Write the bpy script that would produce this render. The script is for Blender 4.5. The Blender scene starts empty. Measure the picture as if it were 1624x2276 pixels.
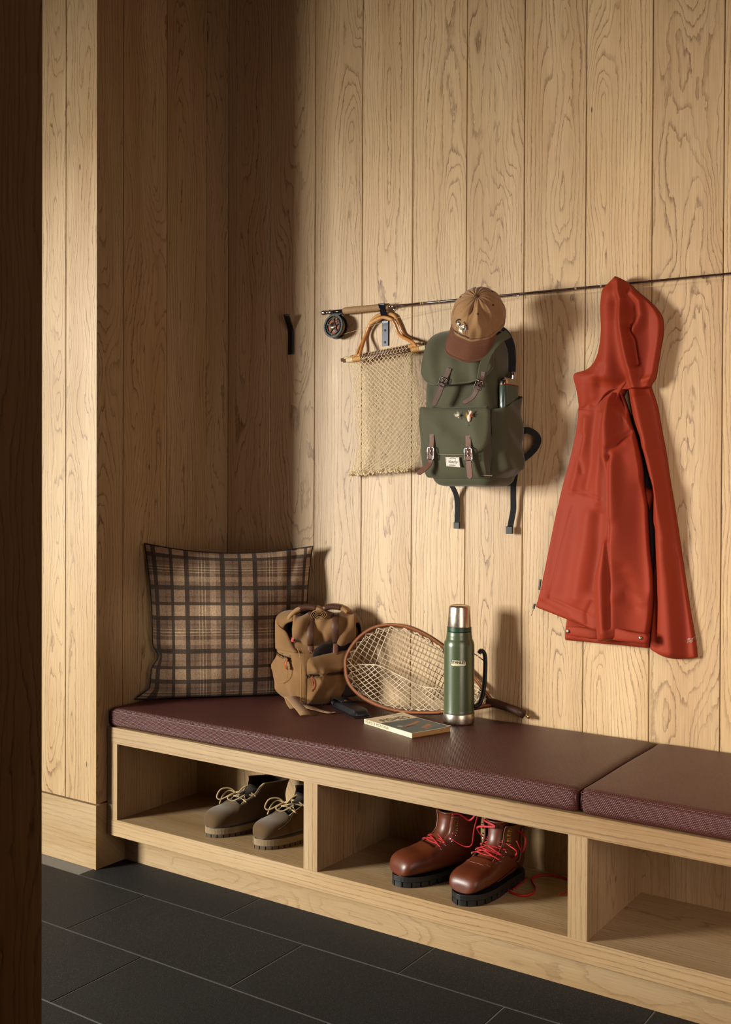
# An oak-lined boot room: niche with a bench, things hung on hooks, slate floor.
# Metres; x along the back wall (0 = niche corner), y out of the wall (negative
# towards the viewer), z up from the floor.
import bpy, math, random
import numpy as np
from mathutils import Matrix, Vector

SC = bpy.context.scene
COL = SC.collection
random.seed(11)
rng = np.random.RandomState(5)

# ------------------------------------------------------------------ camera
cam_d = bpy.data.cameras.new('camera')
cam = bpy.data.objects.new('camera', cam_d)
COL.objects.link(cam)
cam_d.sensor_fit = 'HORIZONTAL'
cam_d.sensor_width = 36.0
cam_d.lens = 2328.32 / 1624 * 36.0
cam_d.shift_y = -21.61 / 1624
cam_d.clip_start = 0.05
Fv = Vector((-0.56110611, 0.82767485, -0.01068969))
Rv = Vector((0.82768972, 0.56117034, 0.00419222))
Uv = Vector((-0.00946853, 0.00649546, 0.99993408))
M = Matrix((Rv, Uv, -Fv)).transposed().to_4x4()
M.translation = (2.6489, -2.9813, 1.2468)
cam.matrix_world = M
cam_d.dof.use_dof = True
cam_d.dof.focus_distance = 3.1
cam_d.dof.aperture_fstop = 20.0
SC.camera = cam

# ------------------------------------------------------------------ light
SC.view_settings.view_transform = 'Standard'
SC.view_settings.look = 'None'
SC.view_settings.exposure = 0.0
SC.view_settings.gamma = 1.0
SC.view_settings.use_curve_mapping = False

world = bpy.data.worlds.new('world')
SC.world = world
world.use_nodes = True
world.node_tree.nodes['Background'].inputs[0].default_value = (0.75, 0.85, 1.0, 1)
world.node_tree.nodes['Background'].inputs[1].default_value = 0.3


def area(name, loc, target, sx, sy, watts, col):
    d = bpy.data.lights.new(name, 'AREA')
    d.shape = 'RECTANGLE'
    d.size, d.size_y = sx, sy
    d.energy = watts
    d.color = col
    o = bpy.data.objects.new(name, d)
    COL.objects.link(o)
    o.location = loc
    o.rotation_euler = (Vector(target) - Vector(loc)).to_track_quat('-Z', 'Y').to_euler()
    return o


# daylight coming in through the entrance opening, behind and left of the camera
area('daylight_entrance', (-3.05, -5.3, 1.85), (1.0, 0.0, 1.25), 1.5, 1.8, 940, (1.0, 0.97, 0.89))
# added fill out of frame at right, pinkish to redden the shade
area('fill_right', (2.75, -1.5, 1.2), (2.1, 0.0, 1.2), 1.0, 1.7, 14, (1.0, 0.80, 0.72)).data.spread = math.radians(115)
# added overhead area lamp for even reddish ambient light, not a fixture
area('fill_overhead', (1.4, -1.7, 3.2), (1.4, -1.6, 0.0), 3.6, 1.6, 2.5, (1.0, 0.60, 0.82))


def spot(name, loc, target, deg, watts, col, blend=1.0, r=0.05):
    d = bpy.data.lights.new(name, 'SPOT')
    d.energy = watts
    d.color = col
    d.spot_size = math.radians(deg)
    d.spot_blend = blend
    d.shadow_soft_size = r
    o = bpy.data.objects.new(name, d)
    COL.objects.link(o)
    o.location = loc
    o.rotation_euler = (Vector(target) - Vector(loc)).to_track_quat('-Z', 'Y').to_euler()
    return o


# added spot lamp that brightens a soft patch on the corner
spot('added_spot_corner', (-1.9, -3.2, 2.0), (-0.10, -0.64, 1.98), 17, 140, (0.95, 0.96, 1.0))
# added spot lamp that lightens part of the pillow
spot('added_spot_pillow', (1.4, -3.2, 2.3), (0.13, -0.36, 0.74), 9, 190, (1.0, 0.90, 0.78))


# ------------------------------------------------------------------ helpers
def hexc(h):
    h = h.lstrip('#')
    v = [int(h[i:i + 2], 16) / 255 for i in (0, 2, 4)]
    return tuple(((c / 12.92) if c <= 0.04045 else ((c + 0.055) / 1.055) ** 2.4) for c in v) + (1.0,)


class G:
    """short-hand for building a shader graph"""

    def __init__(s, name):
        s.mat = bpy.data.materials.new(name)
        s.mat.use_nodes = True
        s.t = s.mat.node_tree
        s.b = s.t.nodes['Principled BSDF']
        s._tc = None

    def n(s, typ, **kw):
        nd = s.t.nodes.new('ShaderNode' + typ)
        for k, v in kw.items():
            setattr(nd, k, v)
        return nd

    def put(s, sock, v):
        if hasattr(v, 'is_output'):
            s.t.links.new(v, sock)
        elif v is not None:
            sock.default_value = v

    def tc(s, which='Object'):
        if s._tc is None:
            s._tc = s.n('TexCoord')
        return s._tc.outputs[which]

    def m(s, op, a, b=None, c=None, clamp=False):
        nd = s.n('Math', operation=op, use_clamp=clamp)
        s.put(nd.inputs[0], a)
        s.put(nd.inputs[1], b)
        s.put(nd.inputs[2], c)
        return nd.outputs[0]

    def sep(s, v):
        nd = s.n('SeparateXYZ')
        s.put(nd.inputs[0], v)
        return nd.outputs

    def comb(s, x=0.0, y=0.0, z=0.0):
        nd = s.n('CombineXYZ')
        for i, v in enumerate((x, y, z)):
            s.put(nd.inputs[i], v)
        return nd.outputs[0]

    def noise(s, vec, scale=1.0, detail=2.0, rough=0.5, dist=0.0, out=0):
        nd = s.n('TexNoise')
        s.put(nd.inputs['Vector'], vec)
        nd.inputs['Scale'].default_value = scale
        nd.inputs['Detail'].default_value = detail
        nd.inputs['Roughness'].default_value = rough
        nd.inputs['Distortion'].default_value = dist
        return nd.outputs[out]

    def ramp(s, fac, stops, interp='LINEAR'):
        nd = s.n('ValToRGB')
        cr = nd.color_ramp
        cr.interpolation = interp
        while len(cr.elements) < len(stops):
            cr.elements.new(0.5)
        for e, (p, c) in zip(cr.elements, stops):
            e.position = p
            if isinstance(c, str):
                e.color = hexc(c)
            elif isinstance(c, (int, float)):
                e.color = (c, c, c, 1)
            else:
                e.color = c
        s.put(nd.inputs[0], fac)
        return nd.outputs[0]

    def mix(s, fac, a, b, blend='MIX'):
        nd = s.n('Mix', data_type='RGBA', blend_type=blend)
        s.put(nd.inputs[0], fac)
        s.put(nd.inputs[6], hexc(a) if isinstance(a, str) else a)
        s.put(nd.inputs[7], hexc(b) if isinstance(b, str) else b)
        return nd.outputs[2]

    def bump(s, h, strength=0.3, dist=0.002):
        nd = s.n('Bump')
        nd.inputs['Strength'].default_value = strength
        nd.inputs['Distance'].default_value = dist
        s.put(nd.inputs['Height'], h)
        s.t.links.new(nd.outputs[0], s.b.inputs['Normal'])

    def set(s, **kw):
        for k, v in kw.items():
            s.put(s.b.inputs[k.replace('_', ' ')], v)
        return s.mat


def simple(name, col, rough=0.5, metal=0.0, spec=0.5, vary=0.12, vs=60.0, bump=0.0, bs=400.0, coat=0.0, sheen=0.0):
    g = G(name)
    c = hexc(col)
    dark = tuple(v * (1 - vary) for v in c[:3]) + (1,)
    lite = tuple(min(1, v * (1 + vary)) for v in c[:3]) + (1,)
    f = g.noise(g.tc(), vs, 3.0, 0.6)
    g.set(Base_Color=g.mix(f, dark, lite), Roughness=rough, Metallic=metal, Specular_IOR_Level=spec)
    if coat:
        g.set(Coat_Weight=coat, Coat_Roughness=0.2)
    if sheen:
        g.set(Sheen_Weight=sheen, Sheen_Roughness=0.5)
    if bump:
        g.bump(g.noise(g.tc(), bs, 2.0), bump, 0.001)
    return g.mat


def cloth(name, col, dark=None, weave=900.0, rough=0.85, bump=0.35, blotch=9.0, amt=0.5, sheen=0.15):
    """woven fabric: thread relief, slight wear blotches"""
    g = G(name)
    o = g.tc()
    x, y, z = g.sep(o)
    a = g.m('SINE', g.m('MULTIPLY', g.m('ADD', x, y), weave * 2))
    b = g.m('SINE', g.m('MULTIPLY', z, weave * 2))
    w = g.m('MULTIPLY', a, b)
    n1 = g.noise(o, blotch, 4.0, 0.6)
    n2 = g.noise(o, 320.0, 2.0)
    base = hexc(col)
    dk = hexc(dark) if dark else tuple(v * 0.72 for v in base[:3]) + (1,)
    f = g.m('ADD', g.m('MULTIPLY', n1, amt), g.m('MULTIPLY', n2, 0.35), clamp=True)
    g.set(Base_Color=g.mix(f, base, dk), Roughness=rough, Specular_IOR_Level=0.25, Sheen_Weight=sheen)
    g.bump(g.m('ADD', g.m('MULTIPLY', w, 0.4), n2), bump, 0.0006)
    return g.mat


def oak(name, along='Z', light='#c5a97e', mid='#b19063', dark='#5c3d23', rough=0.48, tone=0.0, swing=0.42, cath=0.5, lines=1.0, ringf=140.0):
    """flat-sawn oak: growth rings cut lengthwise (cathedrals), open pores, fibre"""
    g = G(name)
    x, y, z = g.sep(g.tc())
    rnd = g.n('ObjectInfo').outputs['Random']
    r1 = g.m('MULTIPLY', rnd, 61.7)
    if along == 'Z':
        w, u = z, g.m('ADD', x, y)
    elif along == 'X':
        w, u = x, g.m('ADD', y, z)
    else:
        w, u = y, g.m('ADD', x, z)
    wr = g.m('ADD', w, r1)
    off = g.m('MULTIPLY', g.m('SUBTRACT', g.m('FRACT', g.m('MULTIPLY', rnd, 17.3)), 0.5), 0.11)
    uo = g.m('ADD', u, off)
    # pith wanders along the length; ring distance = hypot(u, depth)
    nd = g.noise(g.comb(g.m('MULTIPLY', uo, 2.2), r1, g.m('MULTIPLY', wr, cath)), 1.0, 3.0, 0.5)
    depth = g.m('ADD', g.m('MULTIPLY', g.m('SUBTRACT', nd, 0.5), swing), 0.02)
    nw = g.noise(g.comb(g.m('MULTIPLY', uo, 14.0), r1, g.m('MULTIPLY', wr, 3.5)), 1.0, 3.0, 0.55)
    jag = g.noise(g.comb(g.m('MULTIPLY', uo, 150.0), r1, g.m('MULTIPLY', wr, 55.0)), 1.0, 2.0, 0.6)
    u2 = g.m('ADD', uo, g.m('MULTIPLY', g.m('SUBTRACT', nw, 0.5), 0.024))
    d2 = g.m('ADD', depth, g.m('MULTIPLY', g.m('SUBTRACT', nw, 0.5), 0.03))
    u2 = g.m('MULTIPLY', u2, 0.6)
    r0 = g.m('SQRT', g.m('ADD', g.m('MULTIPLY', u2, u2), g.m('MULTIPLY', d2, d2)))
    # uneven years: ring spacing wanders
    yr = g.noise(g.comb(g.m('MULTIPLY', r0, 45.0), r1, 0.0), 1.0, 2.0, 0.5)
    rr = g.m('ADD', g.m('MULTIPLY', r0, ringf), g.m('ADD', g.m('MULTIPLY', yr, 2.6), g.m('MULTIPLY', jag, 0.34)))
    ring = g.m('FRACT', rr)
    line = g.ramp(ring, [(0.0, 0.0), (0.04, 1.0), (0.12, 0.75), (0.26, 0.08), (0.6, 0.0), (1.0, 0.0)])
    lm = g.noise(g.comb(g.m('MULTIPLY', uo, 20.0), r1, g.m('MULTIPLY', wr, 2.2)), 1.0, 3.0, 0.6)
    line = g.m('MULTIPLY', line, g.ramp(lm, [(0.28, 0.25), (0.68, 1.0)]))
    fib = g.noise(g.comb(g.m('MULTIPLY', uo, 420.0), r1, g.m('MULTIPLY', wr, 9.0)), 1.0, 2.0, 0.6)
    pore = g.noise(g.comb(g.m('MULTIPLY', uo, 620.0), r1, g.m('MULTIPLY', wr, 34.0)), 1.0, 2.0, 0.6)
    pk = g.ramp(pore, [(0.36, 0.0), (0.62, 1.0)])
    lw = g.m('MULTIPLY', g.m('MULTIPLY', line, g.m('ADD', g.m('MULTIPLY', pk, 0.65), 0.35)), lines)
    big = g.noise(g.comb(g.m('MULTIPLY', uo, 9.0), r1, g.m('MULTIPLY', wr, 0.9)), 1.0, 3.0, 0.5)
    c0 = g.mix(g.ramp(big, [(0.3, 0.0), (0.72, 1.0)]), light, mid)
    pt = g.m('MULTIPLY', g.m('SUBTRACT', g.m('FRACT', g.m('MULTIPLY', rnd, 7.77)), 0.5), 0.22)
    c1 = g.mix(g.m('ADD', g.m('MULTIPLY', g.ramp(fib, [(0.3, 0.0), (0.75, 1.0)]), 0.28), g.m('ADD', pt, 0.1 + tone), clamp=True), c0, dark)
    c2 = g.mix(g.m('MULTIPLY', lw, 1.15, clamp=True), c1, dark)
    # occasional small pin knots
    kn = g.n('TexVoronoi')
    g.put(kn.inputs['Vector'], g.comb(g.m('MULTIPLY', uo, 9.0), r1, g.m('MULTIPLY', wr, 2.6)))
    kn.inputs['Scale'].default_value = 1.0
    kd = g.ramp(kn.outputs['Distance'], [(0.0, 1.0), (0.022, 0.9), (0.034, 0.0)])
    c3 = g.mix(g.m('MULTIPLY', kd, 0.85), c2, '#2b1a10')
    g.set(Base_Color=c3, Roughness=g.m('ADD', g.m('MULTIPLY', fib, 0.12), rough - 0.06), Specular_IOR_Level=0.4)
    g.bump(g.m('SUBTRACT', g.m('MULTIPLY', fib, 0.35), g.m('MULTIPLY', lw, 0.8)), 0.22, 0.0012)
    return g.mat


# ---- objects -------------------------------------------------------------
ORG = {}


def tag(o, label=None, cat=None, group=None, kind=None):
    for k, v in (('label', label), ('category', cat), ('group', group), ('kind', kind)):
        if v:
            o[k] = v
    return o


def thing(name, loc, label=None, cat=None, group=None, kind=None):
    o = bpy.data.objects.new(name, None)
    o.empty_display_size = 0.05
    COL.objects.link(o)
    o.location = loc
    ORG[o.name] = Vector(loc)
    return tag(o, label, cat, group, kind)


def obj(name, verts, faces, mat, parent=None, smooth=False, uvs=None, org=None):
    """one mesh object from world-space vertices; origin at `org` (or its parent's)"""
    base = ORG[parent.name] if parent else Vector((0, 0, 0))
    o_w = Vector(org) if org is not None else base
    V = np.asarray(verts, float) - np.array(o_w)
    me = bpy.data.meshes.new(name)
    me.from_pydata(V.tolist(), [], [list(map(int, f)) for f in faces])
    if uvs is not None:
        lay = me.uv_layers.new(name='UVMap')
        li = np.empty(len(me.loops), int)
        me.loops.foreach_get('vertex_index', li)
        lay.data.foreach_set('uv', np.asarray(uvs, float)[li].ravel())
    if smooth:
        me.polygons.foreach_set('use_smooth', [True] * len(me.polygons))
    me.materials.append(mat)
    me.update()
    o = bpy.data.objects.new(name, me)
    COL.objects.link(o)
    if parent:
        o.parent = parent
    o.location = o_w - base
    ORG[o.name] = o_w
    return o


def sharp(o, deg=35):
    """smooth shading that keeps hard corners"""
    me = o.data
    me.polygons.foreach_set('use_smooth', [True] * len(me.polygons))
    me.set_sharp_from_angle(angle=math.radians(deg))
    return o


class MB:
    """collects pieces of one part into one mesh"""

    def __init__(s):
        s.v, s.f, s.n = [], [], 0

    def add(s, v, f):
        v = np.asarray(v, float).reshape(-1, 3)
        s.v.append(v)
        s.f += [[i + s.n for i in q] for q in f]
        s.n += len(v)
        return s

    def build(s, name, mat, parent=None, smooth=False, org=None, hard=None):
        o = obj(name, np.concatenate(s.v), s.f, mat, parent, smooth, None, org)
        if hard:
            sharp(o, hard)
        return o


def box(x0, x1, y0, y1, z0, z1, bev=0.0):
    """axis-aligned box; optional small chamfer on every edge"""
    if bev <= 0:
        v = [(x, y, z) for x in (x0, x1) for y in (y0, y1) for z in (z0, z1)]
        f = [(0, 1, 3, 2), (4, 6, 7, 5), (0, 4, 5, 1), (2, 3, 7, 6), (0, 2, 6, 4), (1, 5, 7, 3)]
        return np.array(v), f
    import bmesh
    bm = bmesh.new()
    bmesh.ops.create_cube(bm, size=1.0)
    for q in bm.verts:
        q.co = ((x0 + x1) / 2 + q.co.x * (x1 - x0), (y0 + y1) / 2 + q.co.y * (y1 - y0), (z0 + z1) / 2 + q.co.z * (z1 - z0))
    seg = 1 if bev < 0.004 else 3
    bmesh.ops.bevel(bm, geom=list(bm.edges), offset=bev, segments=seg, profile=0.5, affect='EDGES')
    bm.verts.index_update()
    v = np.array([q.co[:] for q in bm.verts])
    f = [[q.index for q in fc.verts] for fc in bm.faces]
    bm.free()
    return v, f


def grid(P, cu=False, cv=False, flip=False):
    """faces of a vertex grid P[nu][nv][3]"""
    P = np.asarray(P, float)
    nu, nv = P.shape[:2]
    f = []
    for i in range(nu if cu else nu - 1):
        for j in range(nv if cv else nv - 1):
            a, b = i * nv + j, i * nv + (j + 1) % nv
            c, d = ((i + 1) % nu) * nv + (j + 1) % nv, ((i + 1) % nu) * nv + j
            f.append((a, d, c, b) if flip else (a, b, c, d))
    return P.reshape(-1, 3), f


def loft(rings, cap0=True, cap1=True):
    P = np.asarray(rings, float)
    v, f = grid(P, cv=True)
    n = P.shape[1]
    f = list(f)
    if cap0:
        f.append(tuple(range(n))[::-1])
    if cap1:
        k = (P.shape[0] - 1) * n
        f.append(tuple(k + i for i in range(n)))
    return v, f


def smooth_path(pts, n=8, closed=False):
    """Catmull-Rom through the points"""
    P = np.asarray(pts, float)
    if len(P) < 3:
        return np.array([P[0] + (P[-1] - P[0]) * t for t in np.linspace(0, 1, n + 1)])
    out = []
    m = len(P)
    rngs = range(m) if closed else range(m - 1)
    for i in rngs:
        p0 = P[(i - 1) % m] if (closed or i > 0) else 2 * P[0] - P[1]
        p1, p2 = P[i], P[(i + 1) % m]
        p3 = P[(i + 2) % m] if (closed or i + 2 < m) else 2 * P[-1] - P[-2]
        for t in np.arange(n) / n:
            out.append(0.5 * (2 * p1 + (p2 - p0) * t + (2 * p0 - 5 * p1 + 4 * p2 - p3) * t * t + (3 * p1 - p0 - 3 * p2 + p3) * t ** 3))
    if not closed:
        out.append(P[-1])
    return np.array(out)


def frames(path, up=None, closed=False):
    P = np.asarray(path, float)
    if closed:
        T = np.roll(P, -1, 0) - np.roll(P, 1, 0)
    else:
        T = np.gradient(P, axis=0)
    T /= np.linalg.norm(T, axis=1, keepdims=True) + 1e-12
    N = np.zeros_like(P)
    a = np.array(up if up is not None else ((0, 0, 1) if abs(T[0][2]) < 0.9 else (1, 0, 0)), float)
    for i in range(len(P)):
        if up is not None:
            a = np.array(up, float)
        nn = a - T[i] * (a @ T[i])
        ln = np.linalg.norm(nn)
        N[i] = nn / ln if ln > 1e-6 else N[i - 1]
        a = N[i]
    return T, N, np.cross(T, N)


def tube(path, r, k=8, closed=False, up=None, squash=1.0):
    P = np.asarray(path, float)
    T, N, B = frames(P, up, closed)
    rr = np.broadcast_to(np.asarray(r, float), (len(P),))
    ang = np.arange(k) * 2 * math.pi / k
    R = P[:, None, :] + rr[:, None, None] * (np.cos(ang)[None, :, None] * N[:, None, :] * squash + np.sin(ang)[None, :, None] * B[:, None, :])
    if closed:
        return grid(R, cu=True, cv=True)
    return loft(R)


def ribbon(path, width, thick, up, widths=None, round_end=False):
    """flat strap along a path; `up` = its face normal (one or per point)"""
    P = np.asarray(path, float)
    T = np.gradient(P, axis=0)
    T /= np.linalg.norm(T, axis=1, keepdims=True) + 1e-12
    U = np.broadcast_to(np.asarray(up, float), P.shape)
    U = U - T * (U * T).sum(1, keepdims=True)
    U = U / (np.linalg.norm(U, axis=1, keepdims=True) + 1e-12)
    S = np.cross(T, U)
    w = np.full(len(P), width) if widths is None else np.asarray(widths, float)
    if round_end:
        L = np.concatenate([[0], np.cumsum(np.linalg.norm(np.diff(P, axis=0), axis=1))])
        d = (L[-1] - L) / (width * 0.5)
        w = w * np.sqrt(np.clip(1 - np.clip(1 - d, 0, 1) ** 2, 0.02, 1))
    h, t = w[:, None] / 2, thick / 2
    e = thick * 0.3
    R = np.stack([P + S * (h - e) + U * t, P + S * h + U * (t - e), P + S * h - U * (t - e), P + S * (h - e) - U * t,
                  P - S * (h - e) - U * t, P - S * h - U * (t - e), P - S * h + U * (t - e), P - S * (h - e) + U * t], 1)
    return loft(R)


def lathe(prof, c, k=48):
    """prof: (r, z) from bottom to top around a vertical axis through c=(x,y)"""
    a = np.arange(k) * 2 * math.pi / k
    R = [[(c[0] + r * math.cos(t), c[1] + r * math.sin(t), z) for t in a] for r, z in prof]
    return loft(R)


def prism(poly, lo, hi, axis='z', bev=0.0):
    """closed outline (2D) extruded; axis z: poly=(x,y); y: poly=(x,z); x: poly=(y,z)"""
    poly = np.asarray(poly, float)
    n = len(poly)

    def put(P, h):
        if axis == 'z':
            return np.column_stack([P, np.full(n, h)])
        if axis == 'y':
            return np.column_stack([P[:, 0], np.full(n, h), P[:, 1]])
        return np.column_stack([np.full(n, h), P])
    if bev:
        c = poly.mean(0)
        d = c - poly
        ins = poly + d / (np.linalg.norm(d, axis=1, keepdims=True) + 1e-9) * bev
        s = 1 if hi > lo else -1
        rings = [put(ins, lo), put(poly, lo + s * bev), put(poly, hi - s * bev), put(ins, hi)]
    else:
        rings = [put(poly, lo), put(poly, hi)]
    return loft(rings)


def xf(vf, Mx):
    v, f = vf
    A = np.array(Mx)
    return np.asarray(v) @ A[:3, :3].T + A[:3, 3], f


def basis(o, ex, ey, ez):
    m = np.eye(4)
    m[:3, 0], m[:3, 1], m[:3, 2], m[:3, 3] = ex, ey, ez, o
    return m


def text_mesh(s, size, extrude=0.0, shear=0.0, align='CENTER', spacing=1.0, bold=0.0):
    cu = bpy.data.curves.new('txt', 'FONT')
    cu.body = s
    cu.size = size
    cu.extrude = extrude
    cu.offset = bold * size
    cu.shear = shear
    cu.align_x = align
    cu.align_y = 'CENTER'
    cu.space_character = spacing
    cu.resolution_u = 3
    o = bpy.data.objects.new('txt', cu)
    COL.objects.link(o)
    bpy.context.view_layer.update()
    dg = bpy.context.evaluated_depsgraph_get()
    me = bpy.data.meshes.new_from_object(o.evaluated_get(dg))
    v = np.array([q.co[:] for q in me.vertices]).reshape(-1, 3)
    f = [tuple(q.vertices) for q in me.polygons]
    bpy.data.objects.remove(o)
    bpy.data.curves.remove(cu)
    bpy.data.meshes.remove(me)
    return v, f


def copy_tree(o, parent=None):
    c = o.copy()
    COL.objects.link(c)
    if parent:
        c.parent = parent
    for ch in list(o.children):
        copy_tree(ch, c)
    return c

# ------------------------------------------------------------------ materials
OAK_WALL = oak('oak_wall', 'Z')
OAK_X = oak('oak_board_x', 'X', light='#b9a078', mid='#a4855a', swing=0.2, cath=0.6, lines=0.9)
OAK_BACK = oak('oak_cubby', 'Z', light='#b0976d', mid='#997b51', lines=0.6)
OAK_Z = oak('oak_upright', 'Z', light='#b9a078', mid='#a4855a', swing=0.3, lines=0.8)
OAK_END = oak('oak_base', 'X', light='#b9a078', mid='#a18357', swing=0.22, cath=1.6, lines=0.5, ringf=90)
GAP = simple('groove_shadow_board', '#4a3220', 0.9)
PLASTER = simple('white_plaster', '#8d827c', 0.9)


def slate():
    g = G('slate_tile')
    o = g.tc()
    rnd = g.n('ObjectInfo').outputs['Random']
    x, y, z = g.sep(o)
    v = g.comb(g.m('ADD', x, g.m('MULTIPLY', rnd, 50.0)), y, rnd)
    n1 = g.noise(v, 5.0, 4.0, 0.6)
    n2 = g.noise(v, 420.0, 3.0, 0.7)
    n3 = g.noise(v, 60.0, 3.0, 0.6)
    c = g.mix(n1, '#191919', '#272624')
    c = g.mix(g.ramp(n2, [(0.56, 0.0), (0.74, 1.0)]), c, '#5f5c57')
    c = g.mix(g.ramp(n2, [(0.25, 0.75), (0.42, 0.0)]), c, '#151413')
    g.set(Base_Color=c, Roughness=g.m('ADD', g.m('MULTIPLY', n1, 0.2), 0.58), Specular_IOR_Level=0.22)
    g.bump(g.m('ADD', g.m('MULTIPLY', n2, 0.5), n3), 0.5, 0.0012)
    return g.mat


SLATE = slate()
GROUT = simple('grout', '#77726a', 0.9)

PW = 0.2032
GV = 0.0012
ZT = 3.25
# ------------------------------------------------------------------ walls


def plank_v(poly, z0, z1, parent, mat, name='plank'):
    """upright board from a plan outline, own origin so that its grain is its own"""
    c = np.mean(poly, 0)
    v, f = prism(poly, z0, z1, 'z')
    return obj(name, v, f, mat, parent, org=(c[0], c[1], 0.0))


def face_poly_y(x0, x1, y, t=0.018):      # board whose face looks to -y
    e = 0.0012
    return [(x0 + e, y), (x1 - e, y), (x1, y + e), (x1, y + t), (x0, y + t), (x0, y + e)]


def face_poly_x(y0, y1, x, t=0.018):      # board whose face looks to +x
    e = 0.0012
    return [(x, y0 + e), (x, y1 - e), (x - e, y1), (x - t, y1), (x - t, y0), (x - e, y0)]


wall_back = thing('wall_back', (0, 0, 0), kind='structure')
for k in range(19):
    plank_v(face_poly_y(k * PW + (GV if k else 0.0), (k + 1) * PW - GV, 0.0), 0.0, ZT, wall_back, OAK_WALL)
obj('backing_board', *box(-0.05, 3.95, 0.0185, 0.06, 0, ZT), GAP, wall_back)

wall_left = thing('wall_left', (0, 0, 0), kind='structure')
ZB = 0.2106
seams = [-0.6405, -0.5247, -0.3215, -0.1183, 0.0]
for a, b in zip(seams[:-1], seams[1:]):
    if a == -0.6405:
        po = [(0, a), (0, b - GV - .0012), (-.0012, b - GV), (-.018, b - GV), (-.018, a + .018)]
    else:
        po = face_poly_x(a + GV, b - (GV if b < 0 else 0), 0.0)
    plank_v(po, ZB + 0.006, ZT, wall_left, OAK_WALL)
obj('backing_board', *box(-0.05, -0.0185, -0.62, 0.0, 0, ZT), GAP, wall_left)

wall_return = thing('wall_return', (0, -0.6405, 0), kind='structure')
xs = [0.0, -0.151] + [-0.151 - PW * i for i in range(1, 11)]
for i, (b, a) in enumerate(zip(xs[:-1], xs[1:])):
    if i == 0:
        po = [(a + GV + .0012, -.6405), (0, -.6405), (-.018, -.6225), (a + GV, -.6225), (a + GV, -.6393)]
    else:
        po = face_poly_y(a + GV, b - GV, -0.6405)
    plank_v(po, ZB + 0.006, ZT, wall_return, OAK_WALL)
obj('backing_board', *box(-2.2, -0.051, -0.622, -0.58, 0, ZT), GAP, wall_return)

# skirting: a mitred board around the corner, set off from the planks by a groove
e = 0.0008
obj('baseboard_return', *prism([(-2.2, -.6405), (0, -.6405), (-.018, -.6225), (-2.2, -.6225)], 0.0, ZB), OAK_END)['kind'] = 'structure'
obj('baseboard_left', *prism([(0, -.6405), (0, -.49), (-.018, -.49), (-.018, -.6225)], 0.0, ZB), OAK_END, org=(0.3, 0, 0))['kind'] = 'structure'

# wing wall beside the camera: its end board is the dark strip at the left of the frame
wall_near = thing('wall_near', (1.6, -2.1383, 0), kind='structure')
ys = [-2.1383] + [-2.1383 - PW * i for i in range(1, 6)]
for b, a in zip(ys[:-1], ys[1:]):
    plank_v(face_poly_x(a + GV, b - GV, 1.6), 0.0, ZT, wall_near, OAK_WALL)
obj('backing_board', *box(1.49, 1.5815, -3.33, -2.1405, 0, ZT), GAP, wall_near)

# rest of the room, behind and beside the viewer
wf = MB()
for b in (box(-0.75, 3.95, -3.45, -3.35, 0, ZT), box(-2.2, -0.75, -3.45, -3.35, 2.04, ZT)):
    wf.add(*b)
tag(wf.build('wall_front', PLASTER), kind='structure')
tag(obj('wall_hall', *box(-2.3, -2.2, -3.45, -0.58, 0, ZT), PLASTER), kind='structure')
tag(obj('wall_right', *box(3.861, 3.95, -3.35, 0, 0, ZT), PLASTER), kind='structure')
tag(obj('ceiling', *box(-2.3, 3.95, -3.45, 0.06, ZT, ZT + 0.1), PLASTER), kind='structure')

# ------------------------------------------------------------------ floor
floor = thing('floor', (0, 0, 0), kind='structure')
obj('grout_bed', *box(-2.2, 3.861, -3.35, 0.0, -0.05, -0.0012), GROUT, floor)
TW, TD = 0.6128, 0.3051
tile_me = None
for r in range(-2, 9):
    y1 = -0.7012 - r * TD
    y0 = y1 - TD
    y1, y0 = min(y1, -0.05), max(y0, -3.35)
    sh = 0.2894 if r % 2 == 0 else 0.5968
    for k in range(-6, 7):
        x0, x1 = max(sh + k * TW, -2.2), min(sh + (k + 1) * TW, 3.861)
        if x1 - x0 < 0.02 or y1 - y0 < 0.02 or (x1 < 0.0 and y1 > -0.55):
            continue
        if x0 < 0 and y1 > -0.6405:
            if x1 < 0:
                y1c = -0.6225
                if y0 > y1c - 0.02:
                    continue
            else:
                y1c = y1
        else:
            y1c = y1
        g2 = 0.0016
        obj('tile', *box(x0 + g2, x1 - g2, y0 + g2, y1c - g2, -0.012, random.uniform(-0.0003, 0.0003), 0.0012), SLATE, floor,
            org=((x0 + x1) / 2, (y0 + y1c) / 2, 0))

# ------------------------------------------------------------------ bench
XR = 3.855
bench = thing('bench', (0, -0.595, 0), 'long built-in oak bench with open shoe cubbies under brown cushions', 'bench')
obj('seat_board', *box(0.002, XR, -0.5945, -0.002, 0.4440, 0.4641, 0.001), OAK_X, bench, org=(0.9, -.3, .45))
obj('top_rail', *box(0.002, XR, -0.595, -0.568, 0.4111, 0.4643, 0.001), OAK_X, bench, org=(1.3, -.3, .43))
obj('shelf', *box(0.002, XR, -0.595, -0.1995, 0.1064, 0.1605, 0.001), OAK_X, bench, org=(0.4, -.31, .155))
for x0, x1 in ((0.002, 0.0492), (0.8200, 0.8702), (1.6309, 1.6822), (2.4420, 2.4933), (3.2531, 3.3044)):
    obj('divider', *box(x0, x1, -0.5945, -0.2145, 0.1600, 0.4445, 0.001), OAK_Z, bench, org=(x0 + .02, -.4, 0))
bx = [0.002, 0.16, 0.362, 0.53, 0.72, 0.94, 1.14, 1.34, 1.52, 1.76, 1.92, 2.12, 2.3, 2.5, 2.7, 2.9, 3.1, 3.3, 3.5, 3.7, XR]
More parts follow.
